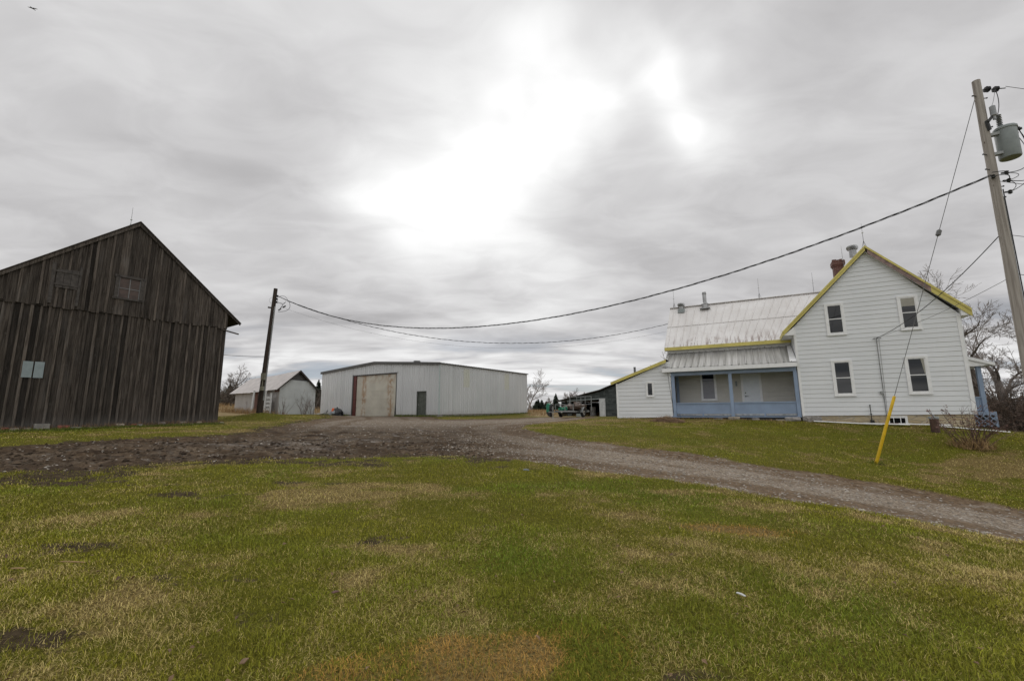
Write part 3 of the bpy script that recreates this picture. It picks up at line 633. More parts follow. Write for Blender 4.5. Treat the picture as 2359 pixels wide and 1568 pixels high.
m=MB(); m.box(5.455,5.565,-.034,-.001,.08,4.0); m.box(5.562,5.58,-.034,.08,.08,4.0); m.build('corner_board',MAT['trim'],H)
m=MB(); m.prism([(0.02,-.45),(5.5,-.6),(5.5,.085),(.02,.03)],.03,.3); m.add([(5.5,.3,-.6),(5.5,DEP,-.6),(5.5,DEP,.085),(5.5,.3,.085)],[(0,1,2,3)]); m.build('foundation',MAT['limestone'],H)
# roof of the main block with overhang
LT=Vector((-.43,0,3.80));PK=Vector((2.89,0,7.24));RT=Vector((5.86,0,4.12)); OV=-.20
m=MB()
def rp(p,y): return (p.x,y,p.z)
ribbed_roof(m,rp(LT,DEP+.3),rp(LT,OV+.01),rp(PK,OV+.01),rp(PK,DEP+.3),.3,.06,.02)
ribbed_roof(m,rp(RT,OV+.01),rp(RT,DEP+.3),rp(PK,DEP+.3),rp(PK,OV+.01),.3,.06,.02)
m.build('roof',MAT['oldroof'],H)
def rake(p,q,nm,mat,drop0,drop1,y,th):
    m=MB(); m.prism([(p.x,p.z-drop0),(q.x,q.z-drop0),(q.x,q.z-drop1),(p.x,p.z-drop1)],y,y+th); return m.build(nm,MAT[mat],H)
rake(LT,PK,'fascia','yellow',-.02,.19,OV-.012,.03); rake(LT,PK,'fascia','yellow',-.035,.055,OV-.035,.022)
rake(PK,RT,'fascia','yellow',-.035,.075,OV-.035,.022)
qa=PK.lerp(RT,.64); m=MB(); m.prism([(PK.x+.06,PK.z-.13),(qa.x,qa.z-.075),(qa.x,qa.z-.29),(PK.x+.06,PK.z-.34)],OV-.012,OV+.018)
m.build('fascia',MAT['bareboard'],H,label='bare weathered fascia board that has lost its yellow cover')
rake(qa,RT,'fascia','yellow',.075,.29,OV-.012,.03)
m=MB()
for p,q in ((LT,PK),(PK,RT)): m.add([(p.x,OV+.02,p.z-.24),(q.x,OV+.02,q.z-.24),(q.x,.0,q.z-.24),(p.x,.0,p.z-.24)],[(0,1,2,3)])
m.prism([(LT.x,3.62),(0,3.62),(0,3.98)],-.18,DEP)  # boxed eave returns
m.prism([(RT.x,3.90),(5.56,3.90),(5.56,4.20)],-.18,DEP); m.build('soffit',MAT['trim'],H)
m=MB(); m.prism([(LT.x-.02,LT.z+.02),(LT.x-.02,LT.z-.17),(LT.x+.02,LT.z-.17),(LT.x+.02,LT.z+.04)],OV+.02,DEP); m.prism([(RT.x-.02,RT.z+.04),(RT.x-.02,RT.z-.20),(RT.x+.02,RT.z-.20),(RT.x+.02,RT.z+.02)],OV+.02,DEP); m.build('eave_fascia',MAT['yellow'],H)
window(H,1.22,1.92,3.49,4.92,-.012); window(H,3.72,4.39,3.49,4.94,-.012,pane_cover=.33)
window(H,1.22,1.96,.86,2.41,-.012); window(H,3.67,4.40,.88,2.42,-.012,curtain=True)
# basement window
w_=window(H,2.87,3.52,-.36,.02,.028,trim=.045,double=False); m=MB()
for x in (3.08,3.30):
    m=MB(); m.box(x-.012,x+.012,-.0,.012,-.28,-.05); m.build('muntin',MAT['trim'],w_)
# service mast, meter box, vent pipe
m=MB(); m.tube([(2.88,-.05,3.22),(2.87,-.045,2.0),(2.86,-.045,.0)],.012,6); m.tube([(2.96,-.05,3.2),(2.93,-.045,1.5),(2.90,-.045,.1)],.006,5); m.beam((2.75,-.06,3.21),(3.05,-.06,3.25),.02,.02)
for x in (2.80,2.90,3.0): m.ball((x,-.09,3.24),.022,6)
m.build('service_mast',MAT['rodmetal'],H)
m=MB(); m.box(2.76,2.86,-.10,-.02,.92,1.03); m.tube([(2.80,-.06,.92),(2.83,-.07,.74),(2.87,-.05,.66)],.006,4); m.build('junction_box',MAT['railmetal'],H)
m=MB(); m.tube([(2.36,-.07,.46),(2.36,-.07,-.15)],.014,6); m.ball((2.36,-.07,.46),.03,6); m.ball((2.36,-.07,.10),.045,6,(1,1,.5)); m.box(2.32,2.44,-.10,-.0,-.26,-.14); m.build('standpipe',MAT['black'],H)
# chimney, vents, rods on the main block
m=MB(); m.box(2.53,2.97,4.55,5.0,6.9,7.78); m.box(2.50,3.00,4.52,5.03,7.78,7.85); m.box(2.47,3.03,4.49,5.06,7.85,8.06); m.box(2.50,3.00,4.52,5.03,8.06,8.12)
for x,y,s in ((2.6,4.6,.11),(2.78,4.9,.12),(2.9,4.62,.08)): m.box(x-s,x+s*.6,y-s*.5,y+s*.5,8.12,8.16)
ch=m.build('chimney',MAT['brick'],H); rod(H,2.93,4.42,7.55,1.25,.42,0)
turbine(H,2.72,1.1,7.50,.2,.22,.30); rod(H,2.95,.12,7.28,1.1,.62,.13)
# ---- wing (set back 1.8 m, ridge parallel to the front)
WX=-5.62
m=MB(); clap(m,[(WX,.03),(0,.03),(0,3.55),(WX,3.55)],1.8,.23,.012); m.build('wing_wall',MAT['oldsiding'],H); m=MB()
m.M=Matrix(((0,1,0,WX),(1,0,0,0),(0,0,1,0),(0,0,0,1))); clap(m,[(1.8,.03),(7.6,.03),(7.6,3.6),(4.7,6.4),(1.8,3.6)],0,.193)
m.M=None; m.build('wing_wall',MAT['siding'],H)
EZ=3.66;RZ=6.50
m=MB(); ribbed_roof(m,(-5.86,1.45,EZ),(1.2,1.45,EZ),(3.0,4.7,RZ),(-5.86,4.7,RZ),.33,.05,.022)
ribbed_roof(m,(3.0,7.95,EZ),(-5.86,7.95,EZ),(-5.86,4.7,RZ),(3.0,4.7,RZ),.33,.05,.022)
m.beam((-5.86,1.45+3.25*.48,EZ+(RZ-EZ)*.48+.03),(2.0,1.45+3.25*.48,EZ+(RZ-EZ)*.48+.03),.03,.012); m.beam((-5.87,4.7,RZ+.02),(3,4.7,RZ+.02),.22,.03); m.build('wing_roof',MAT['oldroof'],H)
m=MB(); m.box(-5.86,-.03,1.42,1.445,EZ-.17,EZ+.005); m.build('fascia',MAT['yellow'],H)
m=MB(); m.box(-5.84,-.03,1.45,1.8,EZ-.15,EZ-.13); m.box(-5.66,-.03,1.74,1.80,EZ-.32,EZ-.15); m.prism([(-5.87,EZ-.16),(-5.64,EZ-.16),(-5.64,EZ),(-5.87,EZ)],1.46,1.8); m.build('soffit',MAT['trim'],H)
m=MB(); m.M=Matrix(((0,1,0,-5.85),(1,0,0,0),(0,0,1,0),(0,0,0,1))); m.prism([(1.45,EZ-.15),(1.45,EZ),(4.7,RZ),(7.95,EZ),(7.95,EZ-.15),(4.7,RZ-.16)],-.02,.0); m.build('gable_trim',MAT['trim'],H)
turbine(H,-5.18,4.42,RZ-.02,.19,.21,.22)
m=MB(); m.box(-5.36,-5.0,4.13,4.5,RZ-.42,RZ-.20); m.build('vent_flashing',MAT['tank'],H)
m=MB(); x,y=-3.86,4.4; m.lathe([(.17,RZ-.30),(.17,RZ-.05),(.20,RZ-.04),(.20,RZ),(.12,RZ+.06),(.115,RZ+.10)],(x,y,0),18); m.lathe([(.105,RZ+.1),(.105,RZ+.58)],(x,y,0),18)
m.lathe([(.125,RZ+.60),(.125,RZ+.63)],(x,y,0),18); m.lathe([(.09,RZ+.58),(.09,RZ+.68)],(x,y,0),14); m.lathe([(.11,RZ+.68),(.11,RZ+.71),(.05,RZ+.74)],(x,y,0),18); m.box(x-.28,x+.28,y-.34,y-.02,RZ-.33,RZ-.28)
m.build('stove_flue',MAT['steel'],H,True)
rod(H,-5.62,4.7,RZ,1.2,.52,.12); rod(H,-1.02,4.7,RZ,1.22,.55,.14); rod(H,1.55,4.7,RZ,1.15,.5,0)
# wing openings under the porch
wp_=window(H,-4.22,-3.46,.78,2.24,1.785,trim=.07,double=False)
m=MB(); m.box(-4.115,-3.565,1.745,1.7495,.885,1.80); m.build('blind',MAT['greyblind'],wp_)  # grey sheet over the lower pane; its colour stands in for reflected sky
def door(par,x0,x1,z0,z1,y):
    c=MB()
    for q in ((x0,x0+.1,z0,z1),(x1-.1,x1,z0,z1),(x0+.1,x1-.1,z1-.1,z1)): c.box(q[0],q[1],y-.04,y+.01,q[2],q[3])
    fr=c.build('door_frame',MAT['trim'],par,bevel=.004); d=MB(); a,b=x0+.1,x1-.1; d.box(a,b,y-.022,y,z0,z1-.1)
    for zz0,zz1 in ((z0+.95,z1-.28),(z0+.18,z0+.78)):
        for q in ((a+.12,a+.15,zz0,zz1),(b-.15,b-.12,zz0,zz1),(a+.15,b-.15,zz1-.03,zz1),(a+.15,b-.15,zz0,zz0+.03)): d.box(q[0],q[1],y-.034,y-.022,q[2],q[3])
        d.box(a+.18,b-.18,y-.030,y-.022,zz0+.06,zz1-.06)
    dr=d.build('door',MAT['doorwhite'],par,bevel=.003); h=MB(); h.ball((a+.07,y-.05,z0+1.12),.03,8,(1,.6,1)); h.build('deadbolt',MAT['black'],dr); h=MB(); h.ball((a+.07,y-.05,z0+.95),.032,8,(1,.6,1)); h.box(a+.07,a+.19,y-.07,y-.05,z0+.94,z0+.96); h.build('handle',MAT['black'],dr)
    return dr
door(H,-2.33,-1.42,.02,2.10,1.782)
m=MB(); m.box(-2.58,-2.50,1.70,1.79,1.50,1.68); m.prism([(-2.60,1.68),(-2.48,1.68),(-2.54,1.76)],1.69,1.79); m.build('porch_lamp',MAT['tank'],H)
# porch
PX=-5.42
m=MB(); ribbed_roof(m,(-5.78,-.24,2.40),(-.06,-.24,2.40),(-.06,1.72,3.36),(-5.78,1.72,3.36),.30,.075,.03); m.build('porch_roof',MAT['galv'],H)
m=MB(); m.box(-5.80,-.036,-.262,-.242,2.20,2.385); m.add([(-5.78,-.24,2.30),(-.04,-.24,2.30),(-.04,1.75,2.30),(-5.78,1.75,2.30)],[(0,1,2,3)]); m.box(-5.76,-.03,1.72,1.79,3.30,3.56)
m.prism([(-.42,2.415),(-.04,2.415),(-.04,2.425),(-.42,2.425)],-.235,-.2)
m.build('porch_fascia',MAT['trim'],H)
m=MB(); a=Vector((-.30,-.245,2.43));b=Vector((-.035,-.245,2.43)); m.add([a,b,b+Vector((0,1.96,.985)),a+Vector((.1,1.96,.985))],[(0,1,2,3)]); m.build('flashing',MAT['trim'],H)
m=MB(); m.box(PX,-.07,.0,.14,2.02,2.195); m.box(PX,PX+.14,.14,1.78,2.02,2.195); m.build('porch_beam',MAT['blue'],H)
for x in (PX,-2.83,-.20):
    m=MB(); wdt=.155 if x!=-2.83 else .15; x1=x+wdt; m.box(x,x1,.002,.145,.015,2.02); m.build('porch_post',MAT['blue'],H,bevel=.006)
m=MB(); m.box(PX+.02,PX+.14,1.62,1.74,.0,2.02); m.build('porch_post',MAT['blue'],H)
for x0,x1 in ((PX+.16,-2.835),(-2.675,-.205)):
    m=MB(); n=int((x1-x0)/.065); 
    for i in range(n):
        a=x0+(x1-x0)*i/n; b=x0+(x1-x0)*(i+1)/n-.008; m.box(a,b,.055,.075,.145,.62)
    m.box(x0,x1,.062,.072,.145,.62); m.box(x0,x1,.02,.11,.62,.67); m.box(x0,x1,.045,.09,.58,.62); m.box(x0,x1,.045,.085,.135,.165); rp_=m.build('railing',MAT['blue'],H)
    m=MB(); mid=(x0+x1)/2; m.box(x0+.02,mid-.04,.04,.12,.065,.115); m.box(mid+.03,x1-.02,.04,.12,.06,.11); m.build('toe_board',MAT['bluedirty'],H)
    m=MB(); m.box(mid-.035,mid+.03,.03,.11,.02,.145); m.build('rail_block',MAT['blue'],H)
m=MB(); m.M=Matrix(((0,1,0,PX+.06),(1,0,0,0),(0,0,1,0),(0,0,0,1)))
for i in range(22): m.box(.16+i*.066,.16+i*.066+.058,0,.02,.145,.62)
m.box(.15,1.62,-.03,.05,.62,.67); m.build('railing',MAT['blue'],H)
m=MB(); m.box(PX-.06,-.05,-.03,1.8,-.03,.015); m.build('porch_floor',MAT['blue'],H)
m=MB(); m.box(PX-.03,-.05,.03,.07,-.40,-.03); m.build('porch_skirt',MAT['black'],H)
m=MB(); m.tube([(-5.56,-.03,2.2),(-5.52,-.035,1.6),(-5.45,-.03,.9),(-5.40,-.03,.2)],.008,4); m.build('hanging_cable',MAT['cable'],H)
# ---- lean-to at the wing's end
m=MB(); clap(m,[(-8.20,-.08),(-5.44,-.02),(-5.44,2.75),(-5.6,2.74),(-8.20,1.68)],0,.193); m.add([(-8.2,0,-.08),(-8.2,6,-.08),(-8.2,6,1.68),(-8.2,0,1.68)],[(0,1,2,3)]); m.build('lean_to_wall',MAT['siding'],H)
m=MB(); m.box(-8.225,-8.14,-.032,-.004,-.08,1.72); m.build('corner_board',MAT['trim'],H)
m=MB(); m.prism([(-8.50,1.80),(-5.60,2.86),(-5.60,2.70),(-8.47,1.665)],-.15,-.12); m.build('fascia',MAT['yellow'],H)
m=MB(); m.prism([(-8.50,1.80),(-5.58,2.87),(-5.58,2.84),(-8.50,1.775)],-.118,6.2); m.build('lean_to_roof',MAT['darkroof'],H)
m=MB(); m.prism([(-8.46,1.77),(-5.62,2.80),(-5.62,2.78),(-8.46,1.75)],-.117,0.0); m.build('soffit',MAT['trim'],H)
window(H,-6.67,-6.28,1.00,1.77,-.012,trim=.05,double=False)
m=MB(); m.tube([(-8.27,-.05,.55),(-8.30,-.06,.3),(-8.24,-.05,-.05)],.012,5); m.build('hose_bib',MAT['black'],H)
# ---- far side porch on the right
m=MB(); m.prism([(5.58,2.50),(6.85,2.02),(6.85,2.12),(5.58,2.62)],1.6,7.5); m.build('side_porch_roof',MAT['oldroof'],H)
m=MB(); m.prism([(5.585,2.49),(6.88,2.01),(6.88,2.13),(5.585,2.64)],1.56,1.598); m.prism([(5.585,2.02),(6.5,2.02),(6.72,2.06),(5.585,2.47)],1.62,1.66); m.build('side_porch_gable',MAT['trim'],H)
for y in (1.85,4.6):
    m=MB(); m.box(6.38,6.52,y-.07,y+.07,.16,2.02); m.build('porch_post',MAT['blue'],H,bevel=.006)
m=MB(); m.box(5.585,6.72,1.7,7.4,.07,.16); m.build('side_porch_floor',MAT['blue'],H)
m=MB()
for i in range(11): m.box(5.60+i*.072,5.60+i*.072+.064,1.84,1.86,.2,.72)
m.box(5.585,6.38,1.80,1.90,.72,.77); m.build('railing',MAT['blue'],H)
m=MB(); m.box(5.63,5.75,2.6,2.72,.16,.92); m.prism([(5.66,.92),(5.72,.92),(5.69,1.08)],2.63,2.69); m.ball((5.69,2.66,1.05),.05,8); m.build('newel_post',MAT['blue'],H)
m=MB()
for i in range(9):
    for sgn in (1,-1):
        a=5.5+i*.2; z0,z1=-.42,.03; xa,xb=(a,a+.45*sgn)
        def cl_(x0,zz0,x1,zz1):
            pts=[]
            lo,hi=5.58,6.72
            if max(x0,x1)<lo or min(x0,x1)>hi: return None
            def at_(x): return zz0+(zz1-zz0)*(x-x0)/(x1-x0)
            if x0>x1: x0,zz0,x1,zz1=x1,zz1,x0,zz0
            A_=(max(x0,lo),None);B_=(min(x1,hi),None)
            f=lambda x: zz0+(zz1-zz0)*(x-x0)/(x1-x0)
            return (A_[0],f(A_[0]),B_[0],f(B_[0]))
        q=cl_(xa,z0,xb,z1)
        if q: m.beam((q[0],1.70+.008*sgn,q[1]),(q[2],1.70+.008*sgn,q[3]),.035,.012,upv=(0,1,0))
m.box(5.585,6.72,1.69,1.72,.03,.069); m.box(6.66,6.72,1.69,1.74,-.45,.03); m.build('lattice_skirt',MAT['blue'],H)
m=MB(); m.box(5.6,6.7,1.9,1.95,-.5,.05); m.build('porch_skirt',MAT['black'],H)

# ------------------------------------------------------------------ weathered barn
BZ=1.1
B=thing('barn','tall weathered grey board and batten barn with a small gable window','barn',(-14.69,22,BZ),R(54))
rb=random.Random(11); SHM=.31; GW=8.0; BE=4.82; BP=9.02; BXC=-3.92
def roofz(x): return BP-abs(x-BXC)*((BP-BE-.22)/4.52 if x>BXC else (BP-BE-.26)/4.58)-.01
m=MB()
def boards(m,x0,x1,zb,zt,y,wlo,whi,th,batten=True,skip=()):
    x=x0
    while x<x1-.02:
        wd=min(rb.uniform(wlo,whi),x1-x); s=min(1,max(0,rb.gauss(SHM,.2))); yy=y+rb.uniform(-.008,.008)
        sk=[q for q in skip if x+wd>q[0]+.02 and x<q[1]-.02]
        if not sk:
            zl=zb+rb.uniform(-.05,.05) ; pl=[(x,zl),(x+wd-.008,zl+rb.uniform(-.03,.03)),(x+wd-.008,zt(x+wd)),(x,zt(x))]
            if x<BXC<x+wd and zt(BXC)>8: pl.insert(3,(BXC,zt(BXC)))
            m.prism(pl,yy-th,yy,s)
        else:
            q=sk[0]; m.prism([(x,zb),(x+wd-.008,zb),(x+wd-.008,q[2]),(x,q[2])],yy-th,yy,s); m.prism([(x,q[3]),(x+wd-.008,q[3]),(x+wd-.008,zt(x+wd)),(x,zt(x))],yy-th,yy,s)
        if batten and not sk:
            b=rb.uniform(.06,.10); dz=rb.uniform(-.06,.03); lean=rb.uniform(-.015,.015)
            m.prism([(x-b/2,zb+dz),(x+b/2,zb+dz),(x+b/2+lean,zt(x)-.02),(x-b/2+lean,zt(x)-.02)],yy-th-rb.uniform(.03,.05),yy-th+.004,min(1,max(0,rb.gauss(.78,.2))))
        x+=wd
zg=lambda x:4.82+rb.uniform(-.02,.02)
boards(m,-GW-.35,0,-.12,zg,0,.21,.34,.025)
m.build('lower_boarding',MAT['barn'],B)
WN=(-4.42,-3.56,5.50,6.40)
m=MB(); SHM=.47; boards(m,-GW-.35,0.02,4.73,lambda x:roofz(x),-.055,.19,.31,.025,True,[WN]); m.build('gable_boarding',MAT['barn'],B)
m=MB(); m.prism([(-GW-.35,4.70),(.03,4.76),(.03,4.80),(-GW-.35,4.74)],-.075,-.02,.2)
m.box(-GW-.35,0,.01,.06,-.1,4.8,.1); m.box(-.12,.0,-.035,.14,-.1,4.85,.35); m.add([(0,0,-.1),(0,11.5,-.1),(0,11.5,4.85),(0,0,4.85)],[(0,1,2,3)],.4)
for k in range(40):
    y=.06+k*.285; m.box(0,.022,y,y+.262,-.1+rb.uniform(-.03,.03),4.86,min(1,max(0,rb.gauss(.4,.22))))
m.add([(-GW-.3,0.02,4.8),(0,0.02,4.8),(0,.02,4.9),(BXC,.02,BP-.1),(-GW-.3,.02,4.6)],[(0,1,2,3,4)],.1)
m.add([(-GW-.3,11.5,-.1),(0,11.5,-.1),(0,11.5,4.85),(BXC,11.5,BP),(-GW-.3,11.5,4.85)],[(0,1,2,3,4)],.3); m.build('frame_wall',MAT['barn'],B)
# roof: sawn boards over rafters with a weathered barge board
OVB=-.14;RTp=(.60,BE+.24);RPk=(BXC,BP+.02);RLf=(-8.5,BE+.28)
m=MB(); 
for p,q in ((RTp,RPk),(RPk,RLf)):
    m.prism([p,q,(q[0],q[1]+.045),(p[0],p[1]+.045)],OVB,11.8,.35)
m.build('roof',MAT['barn'],B)
m=MB(); m.prism([RTp,RPk,(RPk[0],RPk[1]-.16),(RTp[0]-.02,RTp[1]-.10)],OVB-.03,OVB-.002,.25); m.prism([RPk,RLf,(RLf[0],RLf[1]-.15),(RPk[0],RPk[1]-.16)],OVB-.03,OVB-.002,.75)
m.prism([(RTp[0]+.02,RTp[1]+.03),(RPk[0],RPk[1]+.08),(RPk[0],RPk[1]+.045),(RTp[0]+.02,RTp[1])],OVB-.06,OVB+.1,.8); m.prism([(RPk[0],RPk[1]+.08),(RLf[0],RLf[1]+.06),(RLf[0],RLf[1]+.03),(RPk[0],RPk[1]+.045)],OVB-.06,OVB+.1,.95); m.build('barge_board',MAT['barn'],B)
m=MB(); m.beam((-.2,-.07,4.66),(.58,-.07,4.52),.10,.05,.7); m.build('rafter_end',MAT['barn'],B)
m=MB()
for q in ((WN[0]-.06,WN[0]+.06,5.44,6.48),(WN[1]-.06,WN[1]+.06,5.44,6.44),(WN[0]-.1,WN[1]+.1,6.40,6.50),(WN[0]-.1,WN[1]+.12,5.42,5.50)): m.box(q[0],q[1],-.14,-.085,q[2],q[3],.75)
wb=m.build('window',MAT['greywood'],B)
m=MB(); m.box(WN[0]+.06,WN[1]-.06,-.07,-.065,5.5,6.40); m.build('pane',plain('boarded_pane',(.075,.048,.038),.5,var=.35,scale=5),wb)
m=MB(); zc=5.93; m.box(WN[0]+.06,WN[1]-.06,-.085,-.071,zc-.015,zc+.015,.9); m.box(-4.0,-3.97,-.087,-.071,5.5,6.4,.9)
for q in ((WN[0]+.06,WN[0]+.09),(WN[1]-.09,WN[1]-.06)): m.box(q[0],q[1],-.086,-.071,5.5,6.4,.9)
m.build('muntin',plain('grey_muntin',(.20,.20,.20),.8),wb)
m=MB(); m.box(-3.96,-3.68,-.068,-.064,5.72,5.90); m.build('loose_board',plain('raw_board',(.24,.12,.06),.8),wb)
m=MB(); x=-6.27
for k in range(3): m.box(x+k*.215,x+k*.215+.205,-.135,-.095,5.52,6.27+.02*k,.55+.15*(k%2))
m.box(-6.30,-5.62,-.155,-.135,5.62,5.68,.6); m.box(-6.30,-5.62,-.155,-.135,6.15,6.21,.6); m.box(-6.42,-6.31,-.13,-.085,4.85,6.5,.75); m.box(-5.62,-5.54,-.13,-.085,4.85,6.5,.7); m.build('loft_hatch',MAT['greywood'],B)
for x0,x1 in ((-6.77,-6.50),(-6.46,-6.20)):
    m=MB(); m.box(x0,x1,-.078,-.072,1.88,2.50); m.build('metal_patch',plain('pale_sheet_metal',(.25,.30,.31),.5,var=.1),B)
rod(B,-4.02,1.0,BP-.05,1.12,.46,.2); rod(B,-4.0,10.9,BP+.0,1.1,.42,.12)

# ------------------------------------------------------------------ steel workshop
WZ=1.12
S=thing('workshop','pale grey ribbed steel workshop with a rusty overhead door','workshop',(-6.34,38,WZ),R(-32))
SW=16.6;SL=15.2;SE=4.58;SP=5.12
gt=lambda x: SE+(SP-SE)*(1-abs(x+SW/2)/(SW/2))
DX0,DX1,DZ=-11.42,-5.22,3.98; PD0,PD1,PZ=-2.55,-1.52,2.18
m=MB(); ribbed_wall(m,-SW,0,.14,gt,  .305,.09,.05,0,[(DX0,DX1,DZ),(PD0,PD1,PZ)])
m.M=Matrix(((0,-1,0,0),(1,0,0,0),(0,0,1,0),(0,0,0,1))); ribbed_wall(m,0,SL,.14,lambda x:SE-.02,  .305,.09,.05,0)
m.M=None; m.add([(-SW,0,.1),(-SW,SL,.1),(-SW,SL,SE),(-SW,0,SE)],[(0,1,2,3)]); m.add([(-SW,SL,.1),(0,SL,.1),(0,SL,SE),(-SW/2,SL,SP),(-SW,SL,SE)],[(0,1,2,3,4)]); m.build('wall',MAT['metalwall'],S)
for q in ((-SW+.02,DX0,.01,.2),(DX1,PD0,.01,.2),(PD1,-.01,.01,.2),(-.2,-.011,.2,SL)):
    m=MB(); m.box(*q,-.5,.139); m.build('foundation',MAT['concrete'],S)
m=MB(); ribbed_roof(m,(.10,-.12,SE+.03),(.10,SL+.1,SE+.03),(-SW/2,SL+.1,SP+.08),(-SW/2,-.12,SP+.08),.4,.08,.035); ribbed_roof(m,(-SW-.1,SL+.1,SE+.03),(-SW-.1,-.12,SE+.03),(-SW/2,-.12,SP+.08),(-SW/2,SL+.1,SP+.08),.4,.08,.035); m.build('roof',MAT['metalroof'],S)
m=MB(); m.prism([(-SW-.1,SE-.16),(-SW/2,SP-.10),(-SW/2,SP+.13),(-SW-.1,SE+.08)],-.16,-.05); m.prism([(-SW/2,SP-.10),(.10,SE-.14),(.10,SE+.07),(-SW/2,SP+.13)],-.16,-.05); m.build('rake_trim',MAT['darktrim'],S)
m=MB(); m.box(.06,.13,-.1,SL+.1,SE-.06,SE+.04); m.build('eave_trim',MAT['darktrim'],S)
m=MB(); m.box(-.02,.055,-.05,.0,.12,SE-.1); m.build('corner_trim',plain('greenish_corner',(.42,.50,.48),.5,var=.08),S)
m=MB(); n=5
for i in range(n):
    z0=.0+(DZ-.02)*i/n; z1=(DZ-.02)*(i+1)/n-.015; m.box(-11.0,-5.32,.10,.14,z0,z1)
m.box(-11.0,-5.32,.12,.135,0,DZ-.03); od=m.build('overhead_door',MAT['rustdoor'],S,bevel=.006); od.location=(0,0,.0)
m=MB(); m.box(-11.42,-11.02,.0,.16,-.1,DZ); m.build('door_jamb',MAT['maroon'],S)
m=MB(); m.box(-11.52,-11.40,-.05,.08,-.1,DZ+.1); m.box(-11.40,-5.1,-.05,.02,DZ,DZ+.07); m.prism([(-5.30,.9),(-5.18,1.1),(-5.18,DZ),(-5.30,DZ)],-.05,.06); m.prism([(-5.42,-.1),(-5.30,-.1),(-5.20,1.1),(-5.30,1.1)],-.06,.05); m.build('door_trim',MAT['darktrim'],S)
m=MB(); m.box(PD0,PD1,.05,.09,.0,PZ-.05); pdr=m.build('side_door',MAT['doorgreen'],S); m=MB(); m.ball((PD0+.1,.02,1.0),.04,8); m.build('handle',MAT['steel'],pdr)
m=MB(); m.box(PD0-.05,PD0,-.05,.08,0,PZ); m.box(PD1,PD1+.05,-.05,.08,0,PZ); m.box(PD0-.05,PD1+.05,-.05,.08,PZ-.05,PZ+.02); m.build('door_frame',MAT['doorgreen'],S)
for y0,y1 in ((3.355,4.27),(10.37,11.285)):
    m=MB(); m.M=Matrix(((0,-1,0,0),(1,0,0,0),(0,0,1,0),(0,0,0,1))); ribbed_wall(m,y0,y1,2.62,lambda x:4.34,.305,.09,.05,-.006); m.build('light_panel',MAT['fiberglass'],S)
m=MB(); m.lathe([(.28,SP-.2),(.28,SP+.04),(.36,SP+.05),(.30,SP+.12)],(-4.5,1.8,0),16); m.build('roof_vent',MAT['rodmetal'],S)

# ------------------------------------------------------------------ old white shed
SH=thing('shed','small old whitewashed shed with a pale roof and open louvre gable','shed',(-18.07,34,1.4),R(48))
m=MB()
def shz(x): return 2.05+ (3.44-2.05)*(1-abs(x-1.40)/1.40)
m.prism([(0,-.4),(2.78,-.4),(2.78,2.03),(2.25,2.62),(.62,2.72),(0,2.05)],0,.05); m.box(0,2.78,-.006,0.0,2.0,2.03); m.build('gable_wall',MAT['palewall'],SH)
m=MB(); m.prism([(.62,2.72),(2.25,2.62),(1.45,3.44)],.12,.16); m.build('gable_vent',MAT['darktrim'],SH)
m=MB(); rs=random.Random(4)
m.M=Matrix(((0,1,0,0),(1,0,0,0),(0,0,1,0),(0,0,0,1))); x=0.02
while x<10.5:
    wd=rs.uniform(.16,.26)
    if not (4.55<x<5.35): m.box(x,x+wd-.012,-.02,.02,-.4,2.08-.0*x+rs.uniform(-.03,.02),rs.random())
    x+=wd
m.M=None; m.add([(2.76,.05,-.4),(2.76,10.5,-.4),(2.76,10.5,2.0),(2.76,.05,2.0)],[(0,1,2,3)]); m.add([(0,10.5,-.4),(2.78,10.5,-.4),(2.78,10.5,2),(1.4,10.5,3.4),(0,10.5,2.1)],[(0,1,2,3,4)]); m.build('side_wall',MAT['whitewash'],SH)
m=MB(); m.box(-.01,.03,4.5,5.4,-.3,2.05); m.build('doorway_board',MAT['redboard'],SH); m=MB(); m.box(-.035,-.021,.0,.9,1.75,2.05); m.build('eave_board',MAT['redboard'],SH)
m=MB()
sag=[0,.02,.05,.07,.05,.02,0]
for i in range(6):
    y0=-.22+11.7*i/6;y1=-.22+11.7*(i+1)/6
    A=(-.30,y0,1.90-sag[i]);Bq=(-.30,y1,1.90-sag[i+1]+.02);C_=(1.42,y1,3.50-sag[i+1]-.015*(i+1));D_=(1.42,y0,3.50-sag[i]-.015*i)
    m.add([A,Bq,C_,D_],[(0,1,2,3)]); E_=(3.05,y0,1.85);F_=(3.05,y1,1.85); m.add([D_,C_,F_,E_],[(0,1,2,3)])
m.build('roof',MAT['shedroof'],SH)
m=MB(); m.prism([(-.30,1.89),(1.42,3.49),(3.05,1.84),(3.05,1.70),(1.42,3.33),(-.28,1.80)],-.20,-.14,.2); m.prism([(1.42,3.47),(3.05,1.82),(3.05,1.72),(1.42,3.38)],-.14,.12); m.build('barge_board',MAT['darkroof'],SH)

# ------------------------------------------------------------------ dark shingled garage behind the house
G=thing('garage','low dark shingle sided garage with a wide open doorway','garage',(9.3,39.0,.93),R(35))
